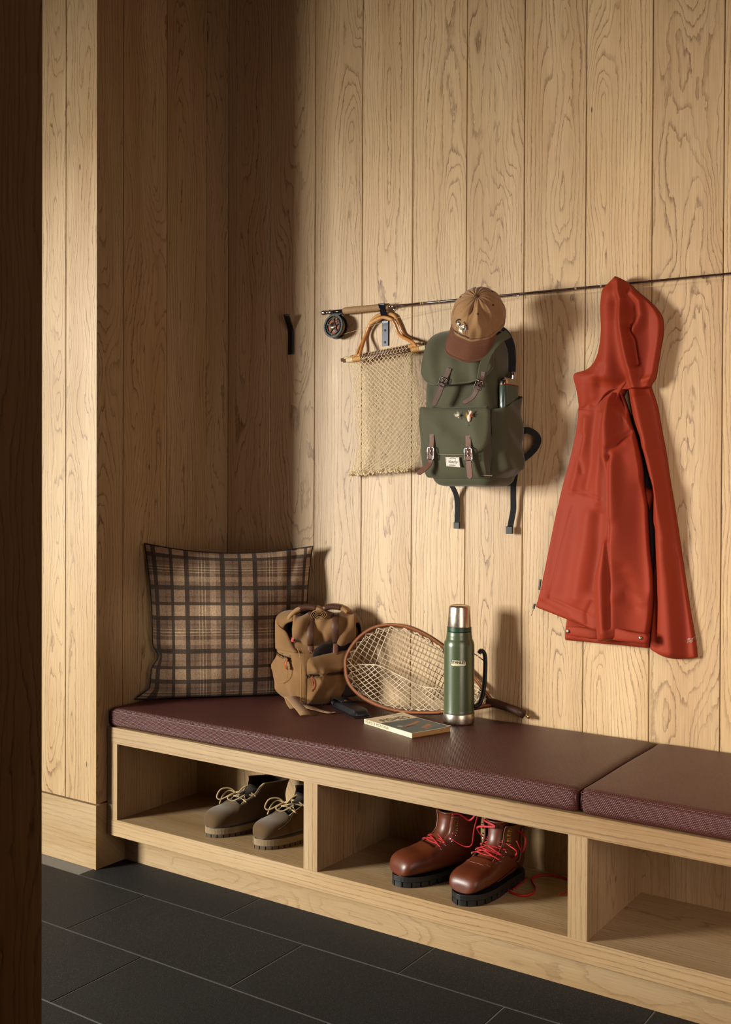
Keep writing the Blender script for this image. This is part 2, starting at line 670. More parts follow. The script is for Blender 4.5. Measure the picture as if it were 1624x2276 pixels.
for a, b in zip(bx[:-1], bx[1:]):
    obj('back_board', *box(a + .0003, b - .0003, -0.2144, -0.1995, 0.16, 0.444), OAK_BACK, bench, org=((a + b) / 2, -.2, 0))
obj('toe_kick', *box(0.0, XR, -0.514, -0.49, 0.0, 0.1066), OAK_END, bench, org=(0.7, -.5, .06))

# ------------------------------------------------------------------ seat cushions


def weave_leather():
    g = G('woven_brown_leather')
    uv = g.n('UVMap')
    u, v, _ = g.sep(uv.outputs[0])
    P, Q = 0.0050, 0.0040
    # offset brick-like weave: every second row shifted half a strand
    row = g.m('FLOOR', g.m('DIVIDE', v, Q))
    sh = g.m('MULTIPLY', g.m('MODULO', row, 2.0), 0.5)
    a = g.m('ABSOLUTE', g.m('SINE', g.m('MULTIPLY', g.m('ADD', g.m('DIVIDE', u, P), sh), math.pi)))
    b = g.m('ABSOLUTE', g.m('SINE', g.m('MULTIPLY', g.m('DIVIDE', v, Q), math.pi)))
    h = g.m('POWER', g.m('MULTIPLY', a, b), 0.6)
    n = g.noise(g.tc(), 7.0, 4.0, 0.6)
    n2 = g.noise(g.tc(), 140.0, 3.0, 0.6)
    c = g.mix(n, '#45211c', '#572c26')
    c = g.mix(g.ramp(h, [(0.0, 1.0), (0.35, 0.0)]), c, '#2b1410')  # gaps between strands darkened: shade put into the colour
    g.set(Base_Color=c, Roughness=g.m('ADD', g.m('MULTIPLY', n2, 0.16), 0.30), Specular_IOR_Level=0.5)
    g.bump(h, 0.9, 0.0012)
    return g.mat


LEATHER = weave_leather()
PIPING = simple('brown_leather_piping', '#47241d', 0.45)


def res2l(c, n):
    L = np.concatenate([[0], np.cumsum(np.linalg.norm(np.diff(c, axis=0), axis=1))])
    q = np.unique(np.concatenate([np.linspace(0, L[-1], n), L]))
    return np.column_stack([np.interp(q, L, c[:, k]) for k in range(c.shape[1])])


def cushion(x0, x1, label):
    t = thing('seat_cushion', ((x0 + x1) / 2, -0.3, 0.4645), label, 'cushion', 'brown woven leather seat cushions')
    y0, y1, z0, z1 = -0.592, -0.008, 0.4645, 0.5265
    # rounded-rectangle section in (y, z), lofted along x with softened ends
    def ring(x, ins):
        r = 0.016
        a, b, c, d = y0 + ins, y1 - ins, z0 + ins * 0.5, z1 - ins * 0.5
        pts = []
        for cy, cz, s in ((a + r, c + r, 180), (b - r, c + r, 270), (b - r, d - r, 0), (a + r, d - r, 90)):
            for q in range(5):
                th = math.radians(s + q * 22.5)
                pts.append((cy + r * math.cos(th), cz + r * math.sin(th)))
        pts2 = []
        n = len(pts)
        for i in range(n):      # extra points on the long flats
            p, q = pts[i], pts[(i + 1) % n]
            k = {4: 10, 9: 6, 14: 10, 19: 6}.get(i, 1)
            for m_ in range(k):
                pts2.append((p[0] + (q[0] - p[0]) * m_ / k, p[1] + (q[1] - p[1]) * m_ / k))
        pts2 = pts2[9:] + pts2[:9]
        out = []
        for (y, z) in pts2:
            s = (y - y0) / (y1 - y0)
            e = min(x - x0, x1 - x)
            crown = 0.0035 * math.sin(math.pi * min(max(s, 0), 1)) * min(1, e / 0.12) if z > z0 + 0.03 else 0.0
            crown += 0.0007 * math.sin(x * 37) * math.sin(s * 9) if z > z0 + 0.03 else 0
            bul = -0.0012 * math.sin(math.pi * (z - z0) / (z1 - z0)) if y < y0 + 0.02 else 0
            bul += -0.0009 * math.sin(x * 29 + 1) if y < y0 + 0.02 else 0
            out.append((x, y + bul, z + crown))
        return out
    xs_ = [x0, x0 + .002, x0 + .006, x0 + .012, x0 + .02] + list(np.linspace(x0 + .05, x1 - .05, int((x1 - x0) / .04))) + [x1 - .02, x1 - .012, x1 - .006, x1 - .002, x1]
    ins = [.018, .010, .004, .001, 0]
    rings = [ring(x, ins[i] if i < 5 else ins[len(xs_) - 1 - i] if len(xs_) - 1 - i < 5 else 0) for i, x in enumerate(xs_)]
    R = np.array(rings)
    # uv: along x and round the section, metres (end faces keep y,z)
    per = np.concatenate([[0], np.cumsum(np.linalg.norm(np.diff(R[8], axis=0), axis=1))])
    uv = np.zeros(R.shape[:2] + (2,))
    uv[..., 0] = R[..., 0]
    uv[..., 1] = per[None, :]
    v, f = loft(R)
    obj('cover', v, f, LEATHER, t, True, uv.reshape(-1, 2))
    zp = z1 - 0.010
    zz = 0.0
    cs = []
    for cx_, cy_, st in ((x1 - .012, y0 + .010, 270), (x1 - .012, y1 - .010, 0), (x0 + .012, y1 - .010, 90), (x0 + .012, y0 + .010, 180)):
        for q in range(6):
            th = math.radians(st + q * 18)
            cs.append((cx_ + .0105 * math.cos(th), cy_ + .0095 * math.sin(th), zp))
    loop = res2l(np.array(cs + cs[:1]), 120)[:-1]
    m = MB()
    m.add(*tube(loop, 0.0019, 6, True))
    for xx, sx in ((x0, 1), (x1, -1)):
        m.add(*tube([(xx + sx * .0045, y0 + .0040, z0 + .012), (xx + sx * .0036, y0 + .0035, z0 + .033), (xx + sx * .0045, y0 + .0045, z1 - .012)], 0.0017, 6))
    m.build('piping', PIPING, t, True)
    return t


cushion(0.0045, 1.6512, 'long brown woven leather seat cushion carrying the pillow, bags and thermos')
cushion(1.6590, 3.30, 'brown woven leather seat cushion at right with nothing lying on it')

# ------------------------------------------------------------------ plaid pillow


def plaid():
    g = G('brown_plaid_wool')
    uv = g.n('UVMap')
    u, v, _ = g.sep(uv.outputs[0])
    D, B, T, L = '#5c4838', '#7d6450', '#b59777', '#d2b68e'

    def base(x):
        st = [(0.0, D), (0.065, B), (0.17, D), (0.20, B), (0.27, B), (0.315, T), (0.48, B), (0.54, B), (0.60, D), (0.63, B), (0.68, L), (0.694, D), (0.725, L), (0.739, D), (0.77, L), (0.784, D), (0.85, T), (0.93, B)]
        return g.ramp(x, st, 'CONSTANT')

    def darks(x):
        return g.ramp(x, [(0.0, 1.0), (0.068, 0.0), (0.265, 1.0), (0.31, 0.0), (0.48, 1.0), (0.545, 0.0)], 'CONSTANT')
    fx = g.m('FRACT', g.m('DIVIDE', g.m('SUBTRACT', u, 0.030), 0.405))
    fy = g.m('FRACT', g.m('DIVIDE', g.m('SUBTRACT', g.m('SUBTRACT', 1.0, v), -0.150), 0.41))
    tw = g.m('FRACT', g.m('MULTIPLY', g.m('ADD', u, v), 260.0))
    c = g.mix(g.m('ADD', g.m('MULTIPLY', g.m('GREATER_THAN', tw, 0.5), 0.24), 0.40), base(fx), base(fy))
    dk = g.m('MAXIMUM', g.m('MULTIPLY', darks(fx), 0.88), g.m('MULTIPLY', darks(fy), 0.80))
    c = g.mix(dk, c, '#1a1412')
    n = g.noise(g.tc(), 700.0, 3.0, 0.7)
    nn = g.noise(g.tc(), 210.0, 2.0, 0.6)
    c = g.mix(g.ramp(n, [(0.3, 0.0), (0.72, 0.2)]), c, '#a18e78')
    c = g.mix(g.ramp(nn, [(0.3, 0.4), (0.6, 0.0)]), c, '#241a15')
    c2 = c
    g.set(Base_Color=c2, Roughness=0.95, Specular_IOR_Level=0.1, Sheen_Weight=0.08, Sheen_Roughness=0.6)
    g.bump(g.m('ADD', n, nn), 0.6, 0.0012)
    return g.mat


PLAID = plaid()
PLAID_EDGE = simple('dark_wool_edge', '#241a16', 0.95, bump=0.4, bs=900)


def pillow():
    t = thing('plaid_pillow', (0.22, -0.24, 0.53), 'brown tartan plaid wool pillow leaning in the dark niche corner', 'pillow')
    # corners, given on the diagonal plane across the niche corner
    TL, TR, BR, BL = [np.array(q) for q in [(0.0169,-0.4431,1.0645),(0.4239,-0.0315,1.0517),(0.423,-0.0324,0.502),(0.0272,-0.4327,0.5186)]]
    BL[2] = BR[2] = 0.531
    n = np.array((0.711, -0.703, 0.03))
    N = 61
    a = np.linspace(-1, 1, N)
    A, Bv = np.meshgrid(a, a, indexing='ij')     # A across, Bv up
    # edges sag inwards between the corner tips
    s, q = (A + 1) / 2, (Bv + 1) / 2
    base = (TL[None, None] * ((1 - s) * q)[..., None] + TR[None, None] * (s * q)[..., None] + BL[None, None] * ((1 - s) * (1 - q))[..., None] + BR[None, None] * (s * (1 - q))[..., None])
    ex = (TR - TL) / np.linalg.norm(TR - TL)
    ez = np.array((0, 0, 1.0))
    pin = -0.020 * A * (1 - Bv ** 2) * np.abs(A) ** 3
    pin2 = -0.030 * Bv * (1 - A ** 2) * np.abs(Bv) ** 3 * (Bv > 0)
    base = base + ex * pin[..., None] + ez * pin2[..., None]
    # deep tuck on the left edge, low down
    tuck = 0.022 * np.exp(-((Bv + 0.45) / 0.10) ** 2) * np.clip(-A, 0, 1) ** 10
    base = base + ex * tuck[..., None]
    prof = (np.clip(1 - A ** 2, 0, 1) * np.clip(1 - Bv ** 2, 0, 1)) ** 0.42
    prof = prof * (1 - 0.10 * Bv) * (1 - .55 * np.clip((A - .25) / .5, 0, 1) * np.clip((.35 - Bv) / .4, 0, 1))
    wr = 0.006 * np.sin(5 * A + 3 * Bv) * prof + 0.004 * np.sin(9 * Bv - 4 * A + 1) * prof
    wr += -0.016 * np.exp(-((Bv + 0.43 - 0.25 * (A + 1)) / 0.07) ** 2) * np.clip(-A - 0.45, 0, 1) * 2 * (prof > 0.05)
    wr += -0.012 * np.exp(-((A - 0.80 + 0.2 * (1 - Bv)) / 0.06) ** 2) * np.clip(Bv - 0.3, 0, 1) * 1.6
    front = base + n * (0.072 * prof + wr)[..., None]
    back = base - n * (0.060 * prof)[..., None]
    # ears: tips fold a little
    for P_, sg in ((front, 1), (back, 1)):
        ear = np.clip(A - 0.80, 0, 1) * np.clip(Bv - 0.82, 0, 1) / (0.2 * 0.18)
        P_ += n * (0.034 * ear)[..., None] - ex * (0.004 * ear)[..., None]
        ear2 = np.clip(-A - 0.86, 0, 1) * np.clip(-Bv - 0.86, 0, 1) / (0.14 * 0.14)
        P_ += -ex * (0.045 * ear2)[..., None] + n * (0.02 * ear2)[..., None] + ez * (0.004 * ear2)[..., None]
    allP = np.concatenate([front, back])
    front[..., 2] = np.maximum(front[..., 2], 0.5335)
    back[..., 2] = np.maximum(back[..., 2], 0.5335)
    front[..., 0] = np.maximum(front[..., 0], 0.004)
    back[..., 0] = np.maximum(back[..., 0], 0.004)
    back[..., 1] = np.minimum(back[..., 1], -0.004)
    front[..., 1] = np.minimum(front[..., 1], -0.006)
    v1, f1 = grid(front)
    v2, f2 = grid(back, flip=True)
    uv = np.stack([s, q], -1).reshape(-1, 2)
    obj('cover', np.concatenate([v1, v2]), f1 + [[i + len(v1) for i in k] for k in f2], PLAID, t, True, np.concatenate([uv, uv + 0.37]))
    edge = np.concatenate([front[:, 0], front[-1, 1:], front[-2::-1, -1], front[0, -2:0:-1]])
    obj('piping', *tube(edge, 0.0030, 6, True), PLAID_EDGE, t, True)


pillow()

# ------------------------------------------------------------------ thermos


def metal(name, col, rough, aniso=0.0):
    g = G(name)
    n = g.noise(g.tc(), 90.0, 2.0)
    g.set(Base_Color=hexc(col), Metallic=1.0, Roughness=g.m('ADD', g.m('MULTIPLY', n, 0.10), rough - 0.05), Anisotropic=aniso)
    return g.mat


STEEL = metal('brushed_steel', '#c4b8a6', 0.27, 0.5)
CHROME = metal('chrome', '#d8d4cc', 0.12)
GUNMETAL = metal('gunmetal', '#4a4540', 0.3)
BLACKM = simple('black_steel', '#080808', 0.45, 0.0, 0.35)
BLACKP = simple('black_plastic', '#0b0b0b', 0.5, 0.0, 0.35, bump=0.1, bs=900)


def hammer_green():
    g = G('hammertone_green')
    v = g.n('TexVoronoi')
    g.put(v.inputs['Vector'], g.tc())
    v.inputs['Scale'].default_value = 420.0
    n = g.noise(g.tc(), 300.0, 2.0)
    c = g.mix(n, '#37412a', '#4e5a39')
    g.set(Base_Color=c, Metallic=0.12, Roughness=0.33, Specular_IOR_Level=0.6, Coat_Weight=0.5, Coat_Roughness=0.15)
    g.bump(g.m('ADD', v.outputs['Distance'], n), 0.12, 0.0006)
    return g.mat


HAMMER = hammer_green()
GREENP = simple('dark_green_plastic', '#12351f', 0.4)
CREAMP = simple('cream_badge', '#cfc39a', 0.4)
INK = simple('black_ink', '#14120f', 0.6)


def thermos():
    cx, cy, z = 1.0713, -0.1335, 0.5305
    t = thing('thermos', (cx, cy, z), 'green hammertone thermos flask with steel cup standing behind the book', 'thermos')
    obj('base_band', *lathe([(.001, z), (.046, z), (.0484, z + .002), (.0488, z + .006), (.0488, z + .030), (.0480, z + .0325), (.001, z + .0325)], (cx, cy)), STEEL, t, True)
    b = lathe([(.001, z + .032), (.0475, z + .0322), (.0478, z + .036), (.0474, z + .039), (.0472, z + .046), (.0472, z + .238), (.0470, z + .244), (.0455, z + .251), (.0425, z + .258),
               (.0405, z + .2615), (.0402, z + .270), (.0392, z + .2715), (.0392, z + .2745), (.0388, z + .2755), (.0388, z + .283), (.001, z + .284)], (cx, cy), 64)
    sharp(obj('body', *b, HAMMER, t, True), 40)
    sharp(obj('stopper_collar', *lathe([(.001, z + .2835), (.0365, z + .2836), (.0378, z + .285), (.0376, z + .2975), (.001, z + .298)], (cx, cy)), GREENP, t, True), 40)
    sharp(obj('cup', *lathe([(.001, z + .2978), (.0362, z + .298), (.0365, z + .301), (.0330, z + .357), (.0322, z + .3605), (.0300, z + .3632), (.0265, z + .3645), (.0255, z + .3635), (.001, z + .3632)], (cx, cy), 64), STEEL, t, True), 60)
    # handle on the side pointing right (as seen from the viewer)
    d = np.array((0.80, 0.60, 0.0))
    d /= np.linalg.norm(d)
    s = np.array((-d[1], d[0], 0))
    c = np.array((cx, cy, z))
    H = lambda r, h: c + d * r + np.array((0, 0, h))
    path = smooth_path([H(.062, .214), H(.067, .222), H(.075, .2205), H(.0805, .205), H(.0815, .17), H(.079, .12), H(.0735, .085), H(.066, .062), H(.056, .052), H(.047, .050)], 6)
    obj('handle', *ribbon(path, 0.024, 0.011, np.array([p - (c + np.array((0, 0, p[2] - c[2]))) for p in path]), None), BLACKP, t, True)
    m = MB()
    for o in (-.007, .007):
        obj('handle_wire', *tube([H(.046, .214) + s * o, H(.058, .206) + s * o, H(.075, .193) + s * o], .0016, 6), CHROME, t, True)
    obj('handle_wire', *tube([H(.047, .057) + s * .0125, H(.062, .078) + s * .0125], .0012, 6), CHROME, t, True)
    # badge wraps the barrel
    vdir = np.array((0.44, -0.897, 0.0))
    a0 = math.atan2(vdir[1], vdir[0])
    R0 = .0472

    def wrap(v, zc, rr):
        v = np.asarray(v)
        th = a0 + v[:, 0] / R0
        return np.column_stack([cx + (R0 + rr + v[:, 2]) * np.cos(th), cy + (R0 + rr + v[:, 2]) * np.sin(th), zc + v[:, 1]])
    def badge(w, h, r, hi):
        pts = []
        for sx, sy, st in ((1, 1, 0), (-1, 1, 90), (-1, -1, 180), (1, -1, 270)):
            for q in range(4):
                th = math.radians(st + 30 * q)
                pts.append((sx * (w - r) + r * math.cos(th), sy * (h - r) + r * math.sin(th)))
        p = np.array(pts)
        # strips so the plate can bend
        xs2 = np.linspace(-w, w, 13)
        P = []
        for x in xs2:
            hh = h if abs(x) <= w - r else h - r + math.sqrt(max(0, r * r - (abs(x) - (w - r)) ** 2))
            P.append([(x, -hh, 0), (x, hh, 0), (x, hh, hi), (x, -hh, hi)])
        return loft(P)
    zc = z + .191
    v, f = badge(.0245, .0100, .0035, .0006)
    bd = obj('badge', wrap(v, zc, 0), f, GREENP, t)
    v, f = badge(.0228, .0084, .0026, .0004)
    obj('badge_face', wrap(v, zc, .0005), f, CREAMP, bd)
    v, f = text_mesh('STANLEY', .0118, 0, 0, spacing=1.0, bold=.035)
    v[:, 0] *= 0.92
    v[:, 1] += .0022
    v[:, 2] += .0002
    obj('lettering', wrap(v, zc, .0010), f, INK, bd)
    v, f = text_mesh('CLASSIC', .0036, spacing=1.5)
    v[:, 1] -= .0052
    v[:, 2] += .0002
    obj('lettering', wrap(v, zc, .0010), f, INK, bd)


thermos()

# ------------------------------------------------------------------ book
PAPER = simple('old_paper_edge', '#b58f58', 0.8, vary=0.2, vs=30)
COVER = simple('cream_cover', '#d9c7a3', 0.45, vary=0.05, vs=14)
POND = simple('blue_green_print', '#3c4f52', 0.45, vary=0.45, vs=38)
TROUT = simple('brown_trout_print', '#9a5d32', 0.45, vary=0.4, vs=160)
TROUT_D = simple('dark_trout_print', '#2e2a22', 0.5, vary=0.4, vs=160)
PALE = simple('pale_print', '#a9a58c', 0.5)


def book():
    A, B_, C_, D_ = np.array((0.8391, -0.3127)), np.array((1.0610, -0.3931)), np.array((1.1130, -0.2535)), np.array((0.8930, -0.1700))
    t = thing('book', (A[0], A[1], 0.5305), 'cream paperback with trout cover lying in front of the thermos', 'book')
    L, W = np.linalg.norm(B_ - A), np.linalg.norm(C_ - B_)
    ex = np.array((*((B_ - A) / L), 0))
    ey = np.array((-ex[1], ex[0], 0))
    o = np.array((A[0], A[1], 0.5305))
    Mx = basis(o, ex, ey, (0, 0, 1))
    th = 0.0135
    obj('page_block', *xf(box(0.0015, L - .0015, .001, W - .002, .0006, th - .0004), Mx), PAPER, t)

    def sheet(x0, x1, z):     # cover bows, corners lift
        P = []
        for x in np.linspace(x0, x1, 15):
            row = []
            for y in np.linspace(0, W, 11):
                cz = z
                if z > .005:
                    cz += .0035 * (x / L) ** 6 * (y / W) ** 6 + .003 * (1 - x / L) ** 5 * (y / W) ** 4
                row.append((x, y, cz))
            P.append(row)
        return P
    m = MB()
    for z in (0.0, th):
        P = np.array(sheet(0, L, z))
        v, f = grid(P)
        n = len(v)
        m.add(*xf((np.concatenate([v, v - np.array((0, 0, .0005))]), f + [[i + n for i in q][::-1] for q in f]), Mx))
    m.add(*xf(box(0, L, -.0008, .0008, -.0004, th), Mx))
    m.build('cover', COVER, t)

    def lift(v, h):
        v = np.asarray(v, float).copy()
        x, y = v[:, 0], v[:, 1]
        v[:, 2] = th + h + .0035 * np.clip(x / L, 0, 1) ** 6 * np.clip(y / W, 0, 1) ** 6 + .003 * np.clip(1 - x / L, 0, 1) ** 5 * np.clip(y / W, 0, 1) ** 4
        return v
    P = np.array([[(x, y, 0) for y in np.linspace(.003, W - .004, 11)] for x in np.linspace(L * .33, L - .004, 15)])
    v, f = grid(P)
    pic = obj('cover_picture', *xf((lift(v, .0003), f), Mx), POND, t)

    def flat(pts, h, name, mat):
        pts = smooth_path([(a, b, 0) for a, b in pts], 6, True)
        c = pts.mean(0)
        v = np.concatenate([pts, [c]])
        n = len(pts)
        return obj(name, *xf((lift(v, h), [(i, (i + 1) % n, n) for i in range(n)]), Mx), mat, pic)
    # two leaping trout: body outlines on the cover plane (x down the page, y across)
    flat([(L * .62, W * .25), (L * .60, W * .38), (L * .55, W * .55), (L * .50, W * .72), (L * .47, W * .80), (L * .52, W * .78), (L * .53, W * .84), (L * .56, W * .74), (L * .61, W * .60), (L * .67, W * .42), (L * .69, W * .30), (L * .66, W * .24)], .0005, 'fish_print', TROUT)
    flat([(L * .69, W * .22), (L * .685, W * .33), (L * .655, W * .48), (L * .64, W * .50), (L * .665, W * .30)], .0007, 'fish_print', TROUT_D)
    flat([(L * .82, W * .44), (L * .78, W * .55), (L * .73, W * .68), (L * .70, W * .80), (L * .75, W * .80), (L * .76, W * .86), (L * .80, W * .74), (L * .86, W * .60), (L * .87, W * .50)], .0005, 'fish_print', TROUT)
    flat([(L * .60, W * .12), (L * .57, W * .2), (L * .62, W * .24), (L * .66, W * .16)], .0005, 'fish_print', PALE)
    m = MB()
    m.add(*xf((lift(np.array([(L * .93, W * .42, 0), (L * .935, W * .42, 0), (L * .80, W * .93, 0), (L * .795, W * .93, 0)]), .0006), [(0, 1, 2, 3)]), Mx))
    m.build('line_print', PALE, pic)
    # lettering: lines run across the page (ey), top towards -ex
    def letter(s, size, x, y0, name, mat, par, sp=1.0, sx=1.0, al='CENTER'):
        v, f = text_mesh(s, size, spacing=sp, align=al)
        q = np.column_stack([x - v[:, 1], y0 + v[:, 0] * sx, v[:, 2]])
        obj(name, *xf((lift(q, .0006), f), Mx), mat, par)
    letter('FISHES', .046, L * .235, W * .5, 'title_lettering', INK, t, .98, .82)
    letter('of MONTANA', .016, L * .365, W * .5, 'title_lettering', PALE, t, 1.1)
    letter('Guide', .014, L * .06, W * .80, 'title_lettering', INK, t, 1.1)
    v, f = text_mesh('FISHES OF MONTANA', .0135, align='LEFT', spacing=.97)
    q = np.column_stack([.006 + v[:, 0] * .92, np.full(len(v), -.0011), .0068 + v[:, 1]])
    obj('spine_lettering', *xf((q, f), Mx), INK, t)


book()

# ------------------------------------------------------------------ black leather case
BLACK_LEATHER = simple('black_leather', '#17181a', 0.34, 0, 0.55, vary=0.3, vs=120, bump=0.25, bs=700)
BRASS = metal('brass', '#b08a4a', 0.3)


def case():
    a, b = np.array((0.642, -0.160, 0.5305)), np.array((0.785, -0.246, 0.5305))
    t = thing('leather_case', tuple((a + b) / 2), 'small black leather pouch with snap flap lying beside the rucksack', 'pouch')
    ex = (b - a) / np.linalg.norm(b - a)
    ey = np.array((-ex[1], ex[0], 0))
    L = np.linalg.norm(b - a)
    Mx = basis(a, ex, ey, (0, 0, 1))
    w = .028
    R = []
    for s_, h, ww in ((0, .012, .92), (.02, .02, 1), (.3, .026, 1), (.7, .025, 1), (.9, .024, .98), (.97, .018, .93), (1, .008, .85)):
        x = L * s_
        R.append([(x, -w * ww, .003), (x, -w * ww * 1.12, .0045), (x, -w * ww, .006), (x, -w * ww * .86, h * .9), (x, -w * .6 * ww, h), (x, w * .6 * ww, h), (x, w * ww * .86, h * .9), (x, w * ww, .006), (x, w * ww * 1.12, .0045), (x, w * ww, .003)])
    sharp(obj('pouch', *xf(loft(R), Mx), BLACK_LEATHER, t, True), 50)
    obj('back_flap', *xf(box(-.004, L + .016, -w * 1.16, w * 1.16, 0, .0028, .001), Mx), BLACK_LEATHER, t)
    pth = smooth_path([(-.002, 0, .002), (-.026, 0, .006), (-.030, 0, .020), (-.012, 0, .030), (.02, 0, .0295), (.05, 0, .028)], 6)
    obj('flap', *xf(ribbon(pth, .042, .0025, (0, 1e-3, 1) if 0 else np.column_stack([np.zeros(len(pth)), np.zeros(len(pth)), np.ones(len(pth))]) + np.column_stack([-np.clip((.012 - pth[:, 2]) * 200, -3, 3) * 0 + np.where(pth[:, 0] < 0, -2.5, 0), np.zeros(len(pth)), np.where(pth[:, 2] < .012, -2.0, 0)])), Mx), BLACK_LEATHER, t, True)
    obj('snap', *xf(lathe([(.0, .0285), (.0055, .0285), (.0055, .030), (.003, .0318), (.0, .032)], (.036, 0), 16), Mx), BRASS, t, True)


case()

# ------------------------------------------------------------------ landing net
WOOD_DARK = oak('walnut_strip', 'X', light='#7d4a2b', mid='#643a22', dark='#3a1f11', lines=0.4)
WOOD_MID = oak('cherry_strip', 'X', light='#c07c48', mid='#a86637', dark='#4a2412', lines=0.4)
HANDLE_WOOD = oak('burl_handle', 'X', light='#4a2c1c', mid='#38200f', dark='#1b0d06', lines=0.5)
RUBBER = simple('clear_rubber_netting', '#cdbb9d', 0.35, 0, 0.5, vary=0.1)


def landing_net():
    t = thing('landing_net', (0.90, -0.07, 0.5305), 'wooden hoop landing net with clear rubber mesh leaning between rucksack and thermos', 'fishing net')
    hoop = np.array([(0.6374,-0.1293,0.6633),(0.6313,-0.1168,0.6882),(0.6376,-0.0971,0.7195),(0.6583,-0.0697,0.7575),(0.6959,-0.0433,0.7857),(0.7491,-0.0224,0.7967),(0.8069,-0.0095,0.7914),(0.8631,-0.0038,0.7742),(0.9109,-0.0029,0.7527),(0.9669,-0.0055,0.7211),(1.0239,-0.0121,0.682),(1.0694,-0.0202,0.6459),(1.1009,-0.0278,0.6174),(1.1293,-0.0331,0.5944)])
    low = np.array([(1.1364,-0.0405,0.578),(1.1081,-0.0531,0.5697),(1.0688,-0.0691,0.5606),(0.9967,-0.0969,0.5466),(0.9472,-0.114,0.5407),(0.8933,-0.1302,0.5383),(0.8434,-0.1428,0.5402),(0.7865,-0.1524,0.551),(0.7303,-0.1569,0.5701),(0.6836,-0.1544,0.597),(0.6557,-0.1458,0.6255)])
    loop = np.concatenate([hoop, low])
    nn = np.array([(0.834,-0.0689,0.6742)][0]) - np.array([(0.7766,0.0233,0.6561)][0])
    view = nn / np.linalg.norm(nn)
    e1, e2 = hoop[9] - low[3], hoop[5] - low[5]
    n = np.cross(hoop[5] - low[5], hoop[11] - hoop[0])
    n /= np.linalg.norm(n)
    if n[1] > 0:
        n = -n
    P = smooth_path(loop, 6, True)
    c = P.mean(0)
    T, _, _ = frames(P, n, True)
    out = np.cross(T, n)
    sg = np.sign(((P - c) * out).sum(1).mean())
    out = out * sg

    def strip(o0, o1, h0, h1):
        R = np.stack([P + out * o0 + n * h0, P + out * o1 + n * h0, P + out * o1 + n * h1, P + out * o0 + n * h1], 1)
        return grid(R, cu=True, cv=True)
    H = .0070
    hp = MB().add(*strip(.0015, .0048, -H, H)).build('hoop_outer', WOOD_DARK, t)
    MB().add(*strip(-.002, .0020, -H * .98, H * .98)).build('hoop_inlay', WOOD_MID, hp)
    MB().add(*strip(-.0050, -.0015, -H, H)).build('hoop_inner', WOOD_DARK, hp)
    # handle: from the throat of the hoop to the butt
    hu = np.array([(1.1211,-0.0327,0.5991),(1.1429,-0.0289,0.5953),(1.1798,-0.024,0.586),(1.2162,-0.0192,0.5769),(1.2425,-0.0164,0.569)])
    hl = np.array([(1.1187,-0.049,0.5717),(1.1496,-0.0416,0.5699),(1.1856,-0.0354,0.5633),(1.2195,-0.032,0.5528),(1.239,-0.031,0.5453)])
    R = []
    for a, b, th in zip(hu, hl, (.008, .012, .014, .0145, .0125)):
        mid, h = (a + b) / 2, (a - b) / 2
        ring = []
        for q in range(12):
            an = q * math.pi / 6
            ring.append(mid + h * math.cos(an) + n * th * math.sin(an))
        R.append(ring)
    hd = obj('handle', *loft(R), HANDLE_WOOD, t, True)
    e = (hu[-1] + hl[-1]) / 2
    d = (hu[-1] + hl[-1] - hu[-2] - hl[-2])
    d = d / np.linalg.norm(d)
    m = MB()
    m.add(*tube([e - d * .002, e + d * .012], .0042, 10))
    m.add(*tube([e + d * .011, e + d * .014, e + d * .020], [.006, .0075, .0065], 10))
    m.build('butt_cap', BRASS, hd, True)
    # strap of black webbing near the throat
    k = np.array([(1.0792,-0.023,0.6114),(1.0999,-0.0196,0.6075),(1.114,-0.0249,0.5913),(1.1156,-0.0341,0.5745),(1.1043,-0.0398,0.5698)])
    obj('strap', *ribbon(smooth_path(k, 5), .012, .003, n), BLACKP, t, True)
    # ---- rubber mesh: an upper sheet that hangs back from the hoop and a lower
    # sheet that comes up from the bottom rim and overlaps it in a loose fold
    e2 = np.array((0, 0, 1.0)) - n * n[2]
    e2 /= np.linalg.norm(e2)
    e1 = np.cross(e2, n)
    if e1[0] < 0:
        e1 = -e1
    Q2 = np.stack([(P - c) @ e1, (P - c) @ e2], 1)
    ins = Q2 - Q2.mean(0)
    ins = Q2.mean(0) + ins * (1 - .011 / np.linalg.norm(ins, axis=1, keepdims=True))

    def inside(p):
        x, y = p
        a_, b_ = ins, np.roll(ins, -1, 0)
        k_ = ((a_[:, 1] > y) != (b_[:, 1] > y)) & (x < (b_[:, 0] - a_[:, 0]) * (y - a_[:, 1]) / (b_[:, 1] - a_[:, 1] + 1e-12) + a_[:, 0])
        return k_.sum() % 2 == 1
    x0, x1 = ins[:, 0].min(), ins[:, 0].max()

    def yrim(x, top):
        ys = []
        for a_, b_ in zip(ins, np.roll(ins, -1, 0)):
            if (a_[0] - x) * (b_[0] - x) <= 0 and abs(a_[0] - b_[0]) > 1e-9:
                ys.append(a_[1] + (b_[1] - a_[1]) * (x - a_[0]) / (b_[0] - a_[0]))
        return (max(ys) if top else min(ys)) if ys else 0.0

    def fold(x):
        s_ = (x - x0) / (x1 - x0)
        lo_, hi_ = yrim(x, False), yrim(x, True)
        f_ = lo_ + (hi_ - lo_) * (.47 - .10 * s_ + .05 * math.sin(s_ * 9))
        return f_

    def edge(p):
        d_ = np.linalg.norm(ins - p, axis=1).min()
        return d_

